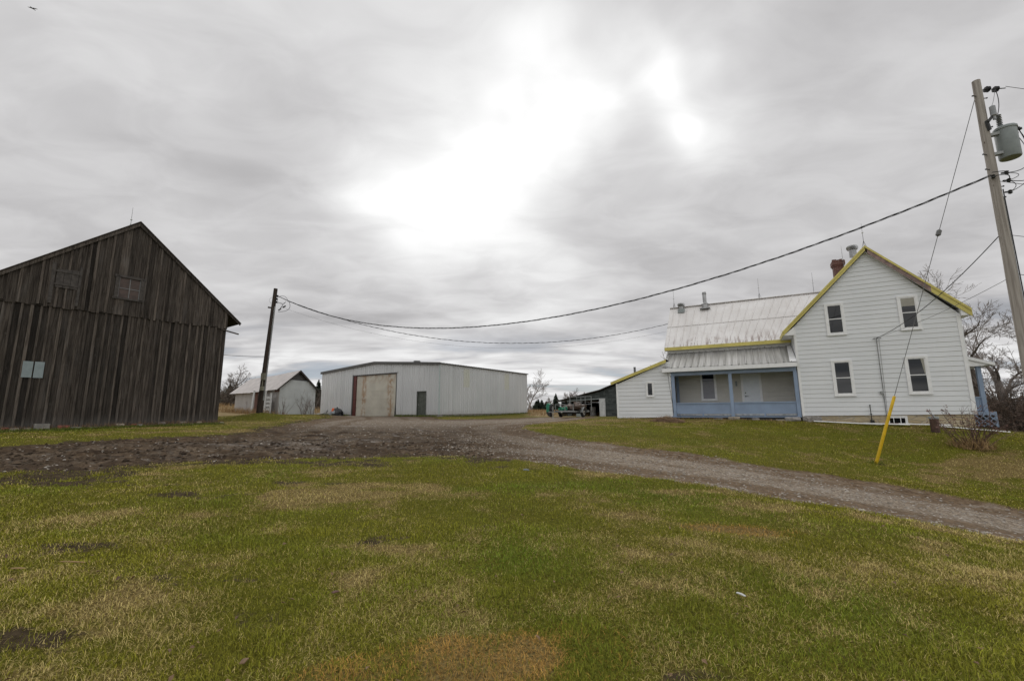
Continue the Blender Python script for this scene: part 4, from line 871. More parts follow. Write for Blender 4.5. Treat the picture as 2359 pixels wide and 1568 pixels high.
# local x runs right along the front (azimuth 125 deg), y back
G.rotation_euler=(0,0,R(-35))
m=MB(); m.prism([(-1.75,0),(-1.2,0),(.9,0),(.9,3.25),(.1,2.85),(-1.75,2.22)],0,.12); m.prism([(-5.7,1.45),(-1.75,1.62),(-1.75,2.22),(-5.7,.95+.55)],0.0,.12); m.box(-5.0,-4.6,0,.12,0,1.5)
m.add([(-5.7,.1,0),(-5.7,9,0),(-5.7,9,1.4),(-5.7,.1,1.4)],[(0,1,2,3)]); m.add([(-5.7,9,0),(2.5,9,0),(2.5,9,3),(-5.7,9,1.4)],[(0,1,2,3)]); m.add([(2.5,.1,0),(2.5,9,0),(2.5,9,3.5),(2.5,.1,3.5)],[(0,1,2,3)]); m.box(.9,2.5,0,.12,0,3.4); m.build('wall',MAT['shingle'],G)
m=MB(); m.prism([(-6.0,1.42),(-1.6,2.33),(.1,2.92),(1.0,3.42),(2.6,3.9),(2.6,4.0),(.95,3.52),(.05,3.0),(-1.6,2.41),(-6.0,1.50)],-.25,9.2); m.build('roof',MAT['darkroof'],G)
m=MB(); m.box(-1.72,-1.15,-.03,.0,0,1.63); m.build('door_casing',MAT['picket'],G)
m=MB(); m.prism([(-5.0,1.40),(-1.72,1.55),(-1.72,1.64),(-5.0,1.48)],-.04,-.002); m.build('door_header',MAT['tank'],G)
m=MB(); m.box(.35,.45,-.12,-.0,2.02,2.12); m.tube([(.40,-.06,2.02),(.40,-.07,1.92)],.02,6)
m.ball((.22,-.12,2.16),.10,8,(1.3,1,.6)); m.ball((.58,-.12,2.16),.10,8,(1.3,1,.6)); m.build('floodlight',MAT['trim'],G,True)
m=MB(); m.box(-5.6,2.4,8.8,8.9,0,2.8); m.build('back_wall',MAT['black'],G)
m=MB(); m.tube([(1.15,1.6,3.3),(1.15,1.6,4.35)],.10,12); m.lathe([(.11,4.35),(.11,4.42)],(1.15,1.6,0),12); m.build('stove_flue',MAT['rodmetal'],G)
m=MB(); m.prism([(-.35,3.05),(2.4,3.05),(1.0,3.95)],3.0,9.0); m.build('upper_roof',MAT['shedroof'],G)
d=MB(); d.lathe([(.29,0),(.29,.10),(.305,.12),(.29,.14),(.29,.5),(.305,.52),(.29,.54),(.29,.85),(.30,.88),(.27,.89)],(0,0,0),20); o=d.build('drum',MAT['plasticgrey'],None,True); o.location=(7.7,42.3,.93); tag(o,'grey drum standing inside the dark garage doorway','drum')
# ------------------------------------------------------------------ utility poles and wires
def rad_tube(name,pts,r,mat,n=5,smooth=True,**k):
    m=MB(); m.tube(pts,r,n); o=m.build(name,MAT[mat],None,smooth); tag(o,**k); return o
def caten(a,b,sag,n=60):
    a=Vector(a);b=Vector(b); return [a.lerp(b,i/n)-Vector((0,0,4*sag*(i/n)*(1-i/n))) for i in range(n+1)]
def twist(pts,r,turns,k,ph=0):
    out=[];n=len(pts)
    for i,p in enumerate(pts):
        d=(pts[min(i+1,n-1)]-pts[max(i-1,0)]).normalized(); a=d.cross(Vector((0,0,1))).normalized(); b=d.cross(a)
        t=2*math.pi*turns*i/n+ph; out.append(p+(a*math.cos(t)+b*math.sin(t))*r)
    return out
# big pole on the right; it leans a little to the right
px0,py0=11.36,10.0; pz0=gz(px0,py0)-.3
ptop=Vector((11.94,10.0,9.80)); pbase=Vector((11.84,10.0,pz0))
P=thing('utility_pole','tall weathered utility pole carrying a grey transformer at the right edge','utility pole',(pbase.x,pbase.y,pz0))
def L(p): return Vector(p)-pbase
ax=(ptop-pbase)
def onp(z): return pbase+ax*((z-pz0)/ax.z)
m=MB(); pts=[];rr=[]
rp2=random.Random(2)
for i in range(15):
    t=i/14; pts.append(ax*t+Vector((rp2.uniform(-.006,.006),rp2.uniform(-.006,.006),0))); rr.append(.130-.050*t)
m.tube(pts,rr,18); m.build('pole',MAT['pole'],P,True)
# transformer
c=onp(7.95)+Vector((.41,-.08,0)); c.z=7.62
m=MB(); m.lathe([(.185,.0),(.197,.02),(.20,.74),(.217,.745),(.217,.79),(.19,.82),(.05,.835)],L(c),26); tr=m.build('transformer',MAT['tank'],P,True)
m=MB(); 
for k in range(7): m.lathe([(.028,.0+.045*k),(.058,.012+.045*k),(.03,.03+.045*k)],L(c)+Vector((-.10,0,.87)),12)
m.build('bushing',MAT['porcelain'],tr,True)
for zz in (.14,.66): 
    m=MB(); q=onp(7.62+zz); m.beam(L(q)+Vector((.10,0,0)),L(c)+Vector((-.17,0,zz)),.11,.07); m.build('bracket',MAT['railmetal'],tr)
m=MB()
for k in range(3): m.ball(L(c)+Vector((.25+.02*k,-.10+.1*k,.72-.05*k)),.045,6)
m.lathe([(.02,0),(.05,.03),(.03,.06)],L(c)+Vector((.27,-.05,.74)),8); m.build('terminal',MAT['black'],tr,True)
# dead end insulators, lightning arrester, bolts, brackets
q=onp(9.55); m=MB(); m.tube([L(q)+Vector((.08,0,0)),L(q)+Vector((.72,0,.05))],.012,6)
for d_ in (.22,.28,.44,.50):
    cc=L(q)+Vector((d_,0,.02)); m.tube([cc+Vector((-.012,0,0)),cc+Vector((.0,0,0)),cc+Vector((.03,0,0))],[.02,.075,.03],10)
m.build('dead_end_insulator',MAT['black'],P,True)
q=onp(8.75); m=MB(); m.lathe([(.035,0),(.058,.02),(.058,.26),(.035,.28)],L(q)+Vector((.10,-.16,-.05)),12); m.tube([L(q)+Vector((.1,-.16,-.05)),L(q)+Vector((.1,-.16,-.14))],.03,8); m.build('lightning_arrester',MAT['porcelain'],P,True)
m=MB(); m.beam(L(q)+Vector((.10,-.14,-.02)),L(q)+Vector((-.06,-.14,-.20)),.05,.05); m.beam(L(q)+Vector((-.06,-.12,-.14)),L(q)+Vector((-.02,-.12,-.40)),.06,.04); m.build('arrester_bracket',MAT['black'],P)
for zb_,sx in ((9.36,-1),(9.30,1),(7.75,-1),(7.35,-1),(8.5,1),(6.9,1),(6.62,1)):
    q=onp(zb_); m=MB(); m.tube([L(q)+Vector((sx*.09,-.02,0)),L(q)+Vector((sx*.19,-.02,.01))],.011,6); m.ball(L(q)+Vector((sx*.175,-.02,.01)),.022,6); m.build('step_bolt',MAT['black'],P)
for zz,dx in ((7.12,-.13),(7.22,.22),(7.02,.24),(6.72,.22)):
    q=onp(zz); m=MB(); m.lathe([(.02,-.05),(.045,-.03),(.03,0),(.045,.03),(.02,.05)],L(q)+Vector((dx,-.10,0)),10); m.beam(L(q)+Vector((dx*.5,-.08,0)),L(q)+Vector((dx*1.1,-.10,0)),.03,.03); m.build('service_insulator',MAT['black'],P,True)
m=MB(); m.tube([L(onp(6.8))+Vector((.075,-.085,0)),L(onp(5))+Vector((.085,-.09,0)),L(onp(1))+Vector((.10,-.095,0))],.012,6); m.build('ground_wire',MAT['black'],P)
m=MB(); m.tube([L(onp(6.6))+Vector((.115,-.02,0)),L(onp(4))+Vector((.125,-.02,0)),L(onp(.6))+Vector((.14,-.02,0))],.018,6); m.build('conduit',MAT['railmetal'],P)
# jumper leads around the transformer
m=MB()
def arc(a,b,s,n=14):
    a=Vector(a);b=Vector(b); return [a.lerp(b,i/n)+Vector(s)*(4*(i/n)*(1-i/n)) for i in range(n+1)]
T0=L(c)+Vector((.29,-.05,.72)); q=L(onp(7.22))+Vector((.22,-.10,0)); q2=L(onp(7.02))+Vector((.24,-.10,0)); q3=L(onp(6.72))+Vector((.22,-.1,0))
m.tube(arc(T0,q,(.36,0,-.25)),.010,5); m.tube(arc(T0,q2,(.50,0,-.42)),.010,5); m.tube(arc(T0+Vector((0,.08,-.05)),q3,(.45,0,-.15)),.008,5)
m.tube(arc(q,q2,(.28,0,.05)),.007,5); m.tube(arc(q2,q3,(.10,-.05,-.0)),.007,5); m.tube(arc(q2,L(onp(7.12))+Vector((-.13,-.10,0)),(0,-.14,.02)),.010,5); m.tube(arc(q,L(onp(7.12))+Vector((-.16,-.12,.1)),(0,-.12,-.03)),.010,5)
bt=L(c)+Vector((-.10,0,1.19)); hi=L(onp(9.55))+Vector((.74,0,.05)); md_=bt+Vector((.06,0,.72))
m.tube(arc(bt,md_,(.06,0,0)),.009,5); m.tube(arc(hi,md_,(.05,0,-.0)),.005,4); m.tube(arc(md_,L(onp(8.75))+Vector((.10,-.16,.24)),(0,0,-.05)),.005,4)
m.build('jumper_lead',MAT['cable'],P,True)
# guy wire with its yellow guard
gb=Vector((9.84,12.2,gz(9.84,12.2))); ga=Vector((11.78,10.0,9.32))
gt_=Vector((10.60,12.2,1.78))
# the guard follows the guy; anchor rod below
ga2=onp(9.28)+Vector((-.10,.02,0))
gdir=(ga2-gb).normalized()
GW_=thing('guy_wire','thin guy wire from the transformer pole ending in a yellow guard tube','guy wire',tuple(gb))
def Lg(p): return Vector(p)-gb
m=MB(); k_=.64; mid_=gb.lerp(ga2,.64); m.tube([Lg(gb),Lg(gb.lerp(mid_,.5)),Lg(mid_)],.0075,5); m.tube([Lg(mid_)+gdir*.18,Lg(ga2)],.0075,5); m.build('wire',MAT['rodmetal'],GW_)
m=MB(); m.tube([Lg(mid_),Lg(mid_)+gdir*.03,Lg(mid_)+gdir*.15,Lg(mid_)+gdir*.18],[.02,.055,.055,.02],8); m.build('guy_insulator',MAT['rodmetal'],GW_,True)
m=MB(); m.tube([Lg(gb)-gdir*.06,Lg(gb)+gdir*.02,Lg(gb)+gdir*1.0+Vector((-.01,0,-.012)),Lg(gb)+gdir*1.86,Lg(gb)+gdir*1.89],[.038,.038,.037,.036,.025],14); m.build('guard',MAT['guard'],GW_,True)
# farm pole
fb=Vector((-15.50,27,gz(-15.5,27)-.1)); ft=Vector((-15.09,27,9.38))
FP=thing('utility_pole','dark creosoted utility pole with a grey conduit beside the white shed','utility pole',tuple(fb))
def Lf(p): return Vector(p)-fb
def onf(z): return (ft-fb)*((z-fb.z)/(ft.z-fb.z))
m=MB(); m.tube([onf(fb.z),onf(4),onf(7),onf(9.38)],[.185,.155,.13,.115],16); m.build('pole',MAT['poledark'],FP,True)
m=MB(); m.tube([onf(2.3)+Vector((.17,-.06,0)),onf(5)+Vector((.155,-.06,0)),onf(8.2)+Vector((.12,-.06,0))],.032,8); m.build('conduit',MAT['railmetal'],FP,True)
m=MB(); m.box(*[v for v in (-.02,.20,-.30,-.15)],onf(3.55).z-.0,onf(3.55).z+.42); o=m.build('meter_box',plain('old_cream_box',(.20,.19,.14),.6),FP); o.location=onf(3.4)-Vector((0,0,onf(3.4).z))
m=MB(); m.box(.0,.17,-.28,-.14,onf(3.0).z-.1,onf(3.0).z+.15); m.tube([(.08,-.2,onf(3.0).z+.15),(.08,-.2,onf(3.55).z)],.03,8); o=m.build('switch_box',plain('cream_box',(.24,.23,.17),.6),FP); o.location=onf(3.0)-Vector((0,0,onf(3.0).z))
for zz in (8.88,8.68,8.48):
    m=MB(); q=onf(zz); m.lathe([(.03,-.06),(.055,-.04),(.035,0),(.055,.04),(.03,.06)],q+Vector((.21,-.06,0)),10); m.beam(q+Vector((.08,-.05,0)),q+Vector((.22,-.06,0)),.04,.03); m.build('spool_insulator',MAT['black'],FP,True)
m=MB(); q=onf(8.12); m.beam(q+Vector((-.08,-.05,0)),q+Vector((-.30,-.05,.03)),.07,.09); m.build('bracket',MAT['poledark'],FP)
m=MB(); q=onf(8.8)
m.tube(arc(q+Vector((.2,-.06,0)),q+Vector((.95,-.1,-.35)),(.1,0,.22)),.012,5); m.tube(arc(q+Vector((1.0,-.1,-.3)),q+Vector((.35,-.1,-.95)),(.32,0,-.18)),.014,5); m.tube(arc(q+Vector((.2,-.06,-.2)),q+Vector((.8,-.1,-.3)),(0,0,-.18)),.010,5); m.tube(arc(q+Vector((.2,-.06,-.4)),q+Vector((.5,-.1,-.75)),(.2,0,.15)),.010,5); m.tube(arc(q+Vector((.8,-.1,-.3)),q+Vector((.45,-.1,-.85)),(-.12,0,-.1)),.012,5)
m.tube(arc(q+Vector((-.1,-.1,0)),q+Vector((-.12,-.1,-.4)),(-.16,0,0)),.006,4)
m.beam(q+Vector((.62,-.1,-.68)),q+Vector((.80,-.1,-.58)),.06,.07); m.beam(q+Vector((.36,-.1,-.86)),q+Vector((.52,-.1,-.76)),.05,.06); m.build('service_lead',MAT['cable'],FP)
# spans
cA=onp(7.16)+Vector((-.16,-.10,0)); cB=fb+onf(8.88)+Vector((.24,-.06,0))
sp=caten(cA,cB,2.88,420)
m=MB()
for ph,r_ in ((0,.011),(2.1,.011),(4.2,.007)): m.tube(twist(sp,.017,22,3,ph),r_,4,False)
o=m.build('overhead_cable',MAT['cable'],None,True); tag(o,'thick black twisted cable sagging from the transformer pole to the dark pole','cable')
# house branch of the service from the dark pole
hB=Vector((9.48,26.2,6.82)); wm_=H.matrix_world
hx=Vector((12.8,19.5,0))
def hw(x,y,z):
    c_,s_=math.cos(R(-28)),math.sin(R(-28)); return Vector((12.8+x*c_-y*s_,19.5+x*s_+y*c_,ZB+z))
hE=hw(-5.80,4.4,5.55)
sp=caten(cB+Vector((.5,0,-.25)),hE,1.95,300); m=MB()
for ph in (0,2.1): m.tube(twist(sp,.012,34,2,ph),.010,4,False)
o=m.build('overhead_cable',MAT['cable'],None,True); tag(o,'thinner black cable from the dark pole to the farmhouse wing roof','cable')
rad_tube('telephone_wire',caten(cB+Vector((.35,0,-.75)),hw(-5.80,3.9,5.0),1.75,60),.0045,'rodmetal',4,label='hair thin pale wire strung low between the dark pole and the wing',cat='wire')
bE=Vector((-14.75,22.1,0)); 
rad_tube('barn_wire',caten(Vector((-17.05,23.85,4.86)),fb+onf(5.0)+Vector((-.1,-.1,0)),.06,20),.012,'cable',4,label='short level wire from the barn corner to the dark pole',cat='wire')
mA=hw(2.88,-.09,3.24)
rad_tube('service_drop',caten(onp(5.62)+Vector((-.15,0,0)),mA,.28,50),.011,'cable',5,label='dark service wire dropping from the transformer pole to the house mast',cat='wire')
rad_tube('service_drop',caten(onp(4.55)+Vector((-.15,0,0)),hw(2.80,-.09,3.24),.12,50),.006,'rodmetal',5,label='thinner lower service wire from the transformer pole to the house mast',cat='wire')
for zz,zz2,yy,lb,r_ in ((9.60,9.55,9.6,'topmost line wire leaving the transformer pole to the right',.008),(7.05,7.0,9.7,'line wire below the transformer running out to the right',.008),(5.66,5.6,9.7,'middle wire leaving the transformer pole at half height',.007),(4.68,4.6,9.7,'lowest wire leaving the transformer pole to the right',.008)):
    a=onp(zz)+Vector((.74 if zz>9 else .14,0,.05 if zz>9 else 0)); rad_tube('line_wire',caten(a,Vector((40,yy+2,zz2+.6)),.9,40),r_,'cable',4,label=lb,cat='wire',group='line wires leaving to the right')

# ------------------------------------------------------------------ trees
def tree(name,label,loc,h,tr,seed,levels=4,lean=(0,0),mat='bark',tw='twig',up=.10,minr=.012,spread=.9,kids=(5,4,4,4,3),clear=.28,cat='tree',group=None,wob=.16):
    rng=random.Random(seed); T=thing(name,label,cat,loc,0,group); mt=MB(); mc=MB()
    def grow(p,d,r,ln,lv):
        n=5 if lv<2 else 3; pts=[p];rr=[max(r,minr)]; dirs=[d]
        for i in range(n):
            d=(d+Vector((rng.gauss(0,wob),rng.gauss(0,wob),rng.gauss(0,wob)*.6+up*(.6 if lv else .2)))).normalized()
            p=p+d*ln/n; pts.append(p); rr.append(max(r*(1-.72*(i+1)/n if lv else 1-.6*(i+1)/n),minr*.7)); dirs.append(d)
        (mt if lv<2 else mc).tube(pts,rr,8 if lv==0 else (5 if lv==1 else 3),False)
        if lv>=levels: return
        k=kids[min(lv,len(kids)-1)]
        for j in range(k):
            t=(clear if lv==0 else .2)+(1-(clear if lv==0 else .2))*(j+rng.random()*.8+.1)/k; t=min(t,.99)
            f=t*n; i=int(f); pp=pts[i].lerp(pts[i+1],f-i); dd=dirs[i+1]
            a=dd.orthogonal().normalized(); a.rotate(__import__('mathutils').Quaternion(dd,rng.uniform(0,6.283)))
            ang=rng.uniform(.55,1.0)*spread; nd_=(dd*math.cos(ang)+a*math.sin(ang)).normalized()
            grow(pp,nd_,rr[i]*rng.uniform(.5,.68),ln*rng.uniform(.45,.72)*(1.0 if lv else .85)*(1.15-.4*t),lv+1)
        grow(pts[-1],dirs[-1],rr[-1]*.9,ln*.5,lv+1)
    grow(Vector((0,0,-.2)),Vector((lean[0],lean[1],1)).normalized(),tr,h*.62,0)
    mt.build('trunk',MAT[mat],T,True); mc.build('crown',MAT[tw],T); return T
tree('bare_tree','tall bare tree rising behind the right corner of the farmhouse',(35.0,33,gz(35,33)),11.6,.26,5,5,(.12,-.05),'bark','twig',.06,.013,1.0,(5,4,4,3,3),.45)
tree('bare_tree','thick trunked gnarled bare tree right of the blue side porch post',(38.8,34,gz(38.8,34)),8.6,.42,8,5,(-.03,0),'bark','twig',.02,.015,1.15,(5,4,4,3),.18,wob=.22)
tree('bare_tree','low bare tree seen through the gap of the side porch',(33.0,30,gz(33,30)),5.6,.24,14,4,(.35,.1),'bark','twig',.03,.016,1.1,(6,5,4,3),.2,wob=.24)
tree('bare_tree','bare tree half hidden behind the transformer pole base',(45,37,gz(45,37)),9.0,.3,15,4,(-.1,0),'bark','twig',.03,.016,1.1,(5,4,3,3),.2,wob=.22)
tree('bare_tree','grey bare tree standing behind the white shed roof',(-44.8,70,gz(-44.8,70)),6.0,.22,21,4,(0,0),'greytwig','greytwig',.08,.02,.95,(7,5,4,3),.2)
tree('bare_tree','leaning bare tree showing over the far corner of the workshop',(2.0,60,gz(2,60)),5.8,.12,31,4,(.18,0),'greytwig','greytwig',.06,.013,.8,(5,4,4,3),.5)
tree('bare_tree','slim upright bare tree beside the far end of the workshop',(2.9,66,gz(2.9,66)),4.2,.10,33,4,(0,0),'greytwig','greytwig',.1,.012,.7,(7,4,3,3),.25)
tree('bare_tree','twiggy tree poking above the yellow edged lean to roof',(10.6,30.5,gz(10.6,30.5)),4.3,.10,41,3,(0,0),'bark','twig',.1,.016,.8,(5,4,3),.5)
for i,(x,y,h,s) in enumerate(((8.2,92,3.0,3),(10.2,88,4.2,5),(11.8,90,4.6,7),(13.4,93,4.4,9),(15.2,92,4.0,13))):
    tree('bare_tree',['leftmost pale twiggy tree behind the trailer','pale twiggy tree just left of the trailer gate','tallest pale twiggy tree behind the trailer gate','pale twiggy tree behind the middle of the trailer gate','pale twiggy tree nearest the dark garage roof'][i],(x,y,gz(x,y)),h,.12,50+s,3,(0,0),'bark','redtwig' if i>1 else 'greytwig',.10,.028,.8,(8,6,5),.1,group='twiggy trees beyond the trailer')
def conifer(label,loc,h,r,seed,group=None):
    rng=random.Random(seed); T=thing('conifer',label,'tree',loc,0,group); m=MB(); m.tube([(0,0,-.2),(0,0,h)],[h*.035,.02],6); m.build('trunk',MAT['bark'],T); c=MB()
    for i in range(int(170+h*60)):
        t=rng.random()**.8; z=h*(.06+.94*t); rr=r*(1-t)**.85*rng.uniform(.5,1.12)+.05; a=rng.uniform(0,6.283); d=Vector((math.cos(a),math.sin(a),0)); s=Vector((-d.y,d.x,0))
        p0=Vector((0,0,z)); p1=d*rr+Vector((0,0,z-rr*.28)); wd=rr*.30+.05
        c.add([p0,p1*.55+p0*.45+s*wd+Vector((0,0,-.05)),p1,p1*.55+p0*.45-s*wd+Vector((0,0,.04))],[(0,1,2,3)],rng.random())
    c.build('crown',MAT['needle'],T); return T
conifer('dark spruce in the gap between the white shed and the workshop',(-26.6,60,gz(-26.6,60)),3.7,1.5,1)
conifer('dark pine at the foot of the bare tree behind the shed',(-46.3,68,gz(-46.3,68)),3.4,2.0,2)
conifer('small dark pine behind the left end of the shed roof',(-42.6,66,gz(-42.6,66)),3.1,1.6,3)
for i,(x,y,h,r) in enumerate(((6.35,118,2.6,1.1),(7.0,120,3.1,1.1),(7.9,119,2.9,1.2),(9.0,118,2.5,1.1),(10.85,110,4.3,1.2))):
    conifer(['leftmost small spruce on the horizon beside the workshop','small pointed spruce second from the left on the horizon','small dark spruce third from the left on the horizon','rounded small spruce just left of the trailer','tallest pointed spruce rising behind the trailer'][i],(x,y,gz(x,y)),h,r*1.7,70+i,'spruces on the horizon')
# ------------------------------------------------------------------ brush masses (nobody could count the stems)
def thicket(name,label,n,reg,h0,h1,mat,seed,leaf=0,leafmat='deadleaf',r=.014,cat='brush'):
    rng=random.Random(seed); m=MB(); lf=MB()
    for i in range(n):
        x,y=reg(rng); z=gz(x,y)-.05; h=rng.uniform(h0,h1); p=Vector((x,y,z)); d=Vector((rng.gauss(0,.22),rng.gauss(0,.22),1)).normalized(); pts=[p]
        for k in range(3): d=(d+Vector((rng.gauss(0,.2),rng.gauss(0,.2),.0))).normalized(); p=p+d*h/3; pts.append(p)
        m.tube(pts,[r*1.3,r,r*.8,r*.5],3,False)
        for k in range(3):
            q=pts[1+k//2].lerp(pts[2+k//2],rng.random()); e=(d+Vector((rng.gauss(0,.7),rng.gauss(0,.7),rng.gauss(0,.3)))).normalized(); m.tube([q,q+e*h*.18,q+(e+Vector((0,0,.3)))*h*.32],[r*.7,r*.5,r*.35],3,False)
        for k in range(leaf):
            q=Vector((x+rng.gauss(0,.5),y+rng.gauss(0,.5),z+h*rng.random()**1.4*.8)); u=Vector((rng.gauss(0,1),rng.gauss(0,1),rng.gauss(0,1))).normalized()*rng.uniform(.05,.13); v=u.orthogonal().normalized()*rng.uniform(.03,.09)
            m.add([q-u,q+v,q+u,q-v],[(0,1,2,3)],rng.random())
    o=m.build(name,MAT[mat],None); tag(o,label,cat,kind='stuff'); return o
MAT['brush']=plain('brown_brush',(.070,.046,.032),.95,var=.5,scale=1.5)
MAT['brushgrey']=plain('grey_brown_brush',(.085,.066,.05),.95,var=.45,scale=.4)
thicket('brush','dense dark brown brush at the right behind the side porch',900,lambda g:((lambda y,t:(y*(1.035+t*.32),y))(g.uniform(26,42),g.random())),1.2,2.7,'brush',5,14,r=.016)
thicket('brush','brown brush on the rise between the barn and the white shed',520,lambda g:(lambda y,t:(-y*(.66-t*.13),y))(g.uniform(56,74),g.random()),1.6,3.2,'brushgrey',6,16,r=.035)
thicket('brush','brown brush in the slot between the shed and the workshop',160,lambda g:(lambda y,t:(-y*(.47-t*.06),y))(g.uniform(56,66),g.random()),1.2,2.6,'brushgrey',7,14,r=.03)
thicket('far_wood','low dark line of brush along the horizon behind the workshop',1500,lambda g:(lambda y,t:(y*(-.1+t*1.3),y))(g.uniform(122,150),g.random()),.7,2.0,'brushgrey',8,6,r=.07)
thicket('far_wood','low dark hedge along the horizon far left behind the barn',700,lambda g:(lambda y,t:(y*(-1.3+t*.9),y))(g.uniform(100,130),g.random()),1.0,3.0,'brushgrey',9,8,r=.07)
# ------------------------------------------------------------------ shrubs and dry growth
def shrub(name,label,loc,n,h,r0,sp,mat,seed,leaf=0,tuft=0,tufth=.5,cat='shrub',rad=.009):
    rng=random.Random(seed); T=thing(name,label,cat,loc); m=MB(); lf=MB()
    for i in range(n):
        a=rng.uniform(0,6.283); p=Vector((math.cos(a)*r0*rng.random(),math.sin(a)*r0*rng.random(),-.05)); k=rng.random()**.7*sp; d=Vector((math.cos(a)*k,math.sin(a)*k,1)).normalized(); hh=h*rng.uniform(.55,1.05); pts=[p]
        for j in range(5): d=(d+Vector((rng.gauss(0,.16),rng.gauss(0,.16),rng.gauss(0,.1)))).normalized(); p=p+d*hh/5; pts.append(p)
        m.tube(pts,[rad*1.4,rad*1.2,rad,rad*.85,rad*.6,rad*.4],4,False)
        for j in range(4):
            q=pts[2+j%3].lerp(pts[3+j%3],rng.random()); e=(d+Vector((rng.gauss(0,.7),rng.gauss(0,.7),rng.gauss(0,.4)))).normalized(); q2=q+e*hh*rng.uniform(.12,.3); m.tube([q,q2],[rad*.6,rad*.3],3,False)
            for l in range(leaf if rng.random()<.45 else 0):
                c_=q2+Vector((rng.gauss(0,.03),rng.gauss(0,.03),rng.gauss(0,.03))); u=Vector((rng.gauss(0,1),rng.gauss(0,1),rng.gauss(0,1))).normalized()*.03; v=u.orthogonal().normalized()*.02; lf.add([c_-u,c_+v,c_+u,c_-v],[(0,1,2,3)])
    m.build('stem',MAT[mat],T)
    if leaf: lf.build('foliage',MAT['deadleaf'],T)
    if tuft:
        g_=MB()
        for i in range(tuft):
            a=rng.uniform(0,6.283); q=r0*1.5*math.sqrt(rng.random()); p=Vector((math.cos(a)*q,math.sin(a)*q,-.03)); d=Vector((rng.gauss(0,.55),rng.gauss(0,.55),1)).normalized(); l=tufth*rng.uniform(.4,1); s_=Vector((rng.gauss(0,1),rng.gauss(0,1),0)).normalized()*.006
            p1=p+d*l*.6; p2=p1+(d+Vector((d.x,d.y,-.7))).normalized()*l*.4; g_.add([p-s_,p+s_,p1+s_,p1-s_,p2],[(0,1,2,3),(3,2,4)],rng.random())
        g_.build('dry_grass',MAT['straw'],T)
    return T
MAT['straw']=plain('dry_straw',(.33,.215,.10),.9,var=.45,scale=9)
MAT['straw2']=plain('brown_straw',(.20,.125,.07),.9,var=.45,scale=9)
shrub('bare_bush','bare reddish bush with dry leaves and a straw tuft on the house bank',(14.38,14.0,gz(14.38,14.0)),36,1.5,.34,.62,'redtwig',3,7,420,.62)
for i,(x,y,h,n) in enumerate(((-17.4,33.4,1.4,10),(-16.35,34.6,1.9,22),(-16.0,35.2,1.9,18))):
    shrub('bare_shrub',['small brown weed clump at the shed corner','wispy bare shrub before the right half of the shed gable','wispy bare shrub at the far right corner of the shed'][i],(x,y,gz(x,y)),n,h,.25,.45,'twig' if i else 'redtwig',20+i,0,40 if i==0 else 0,.5,rad=.008)
rg2=random.Random(77)
def weeds(name,label,n,reg,h0,h1,mat,seed,w_=.012):
    rng=random.Random(seed); g_=MB()
    for i in range(n):
        x,y=reg(rng); z=gz(x,y)-.02; h=rng.uniform(h0,h1); d=Vector((rng.gauss(0,.35),rng.gauss(0,.35),1)).normalized(); a=rng.uniform(0,6.283); s_=Vector((math.cos(a),math.sin(a),0))*w_; p=Vector((x,y,z)); p1=p+d*h*.6; p2=p1+(d+Vector((d.x,d.y,-.4))).normalized()*h*.4
        g_.add([p-s_,p+s_,p1+s_*.8,p1-s_*.8,p2],[(0,1,2,3),(3,2,4)],rng.random())
    o=g_.build(name,MAT[mat]); tag(o,label,'weeds',kind='stuff'); return o
weeds('dry_weeds','tall dry weeds in front of the white shed side wall',1100,lambda g:(lambda t:(-18.3-7.8*t+g.gauss(0,.5),33.6+7.2*t+g.gauss(-.5,.5)))(g.random()),.2,.75,'straw',1,.008)
weeds('dry_weeds','dry hay stubble on the field left of the shed',5200,lambda g:(g.uniform(-44,-20),g.uniform(40,60)),.2,.6,'straw',2,.02)
weeds('dry_weeds','dry hay stubble on the field behind the trailer',4200,lambda g:(g.uniform(1.5,16),g.uniform(42,75)),.15,.5,'straw',3,.02)
weeds('dry_weeds','straggly grass along the foot of the barn boards',1500,lambda g:(lambda t:(-14.5-4.7*t+g.gauss(.10,.08),22-6.5*t+g.gauss(-.12,.08)))(g.random()),.08,.32,'straw2',4,.006)
weeds('green_tufts','green grass tufts below the barn wall',4200,lambda g:(lambda t:(-13.9-4.2*t+g.gauss(.1,.30),21.3-5.2*t+g.gauss(-.2,.30)))(g.random()),.08,.22,'greenblade',5,.007) if False else None
# brush pile of cut grass by the porch
m=MB(); rng=random.Random(9); bx,by=6.98,20.1
for i in range(900):
    q=math.sqrt(rng.random()); a=rng.uniform(0,6.283); x=bx+.70*q*math.cos(a)*.883; y=by+.5*q*math.sin(a)-.33*q*math.cos(a); z=gz(bx,by)+.24*(1-q*q)*rng.random()+.01; d=Vector((rng.gauss(0,1),rng.gauss(0,1),rng.gauss(.1,.35))).normalized()*rng.uniform(.08,.22); s_=d.orthogonal().normalized()*.006; p=Vector((x,y,z)); m.add([p-d-s_,p-d+s_,p+d+s_,p+d-s_],[(0,1,2,3)],rng.random())
o=m.build('grass_heap',MAT['straw2']); tag(o,'low heap of dead brown stalks on the lawn before the porch','grass heap')
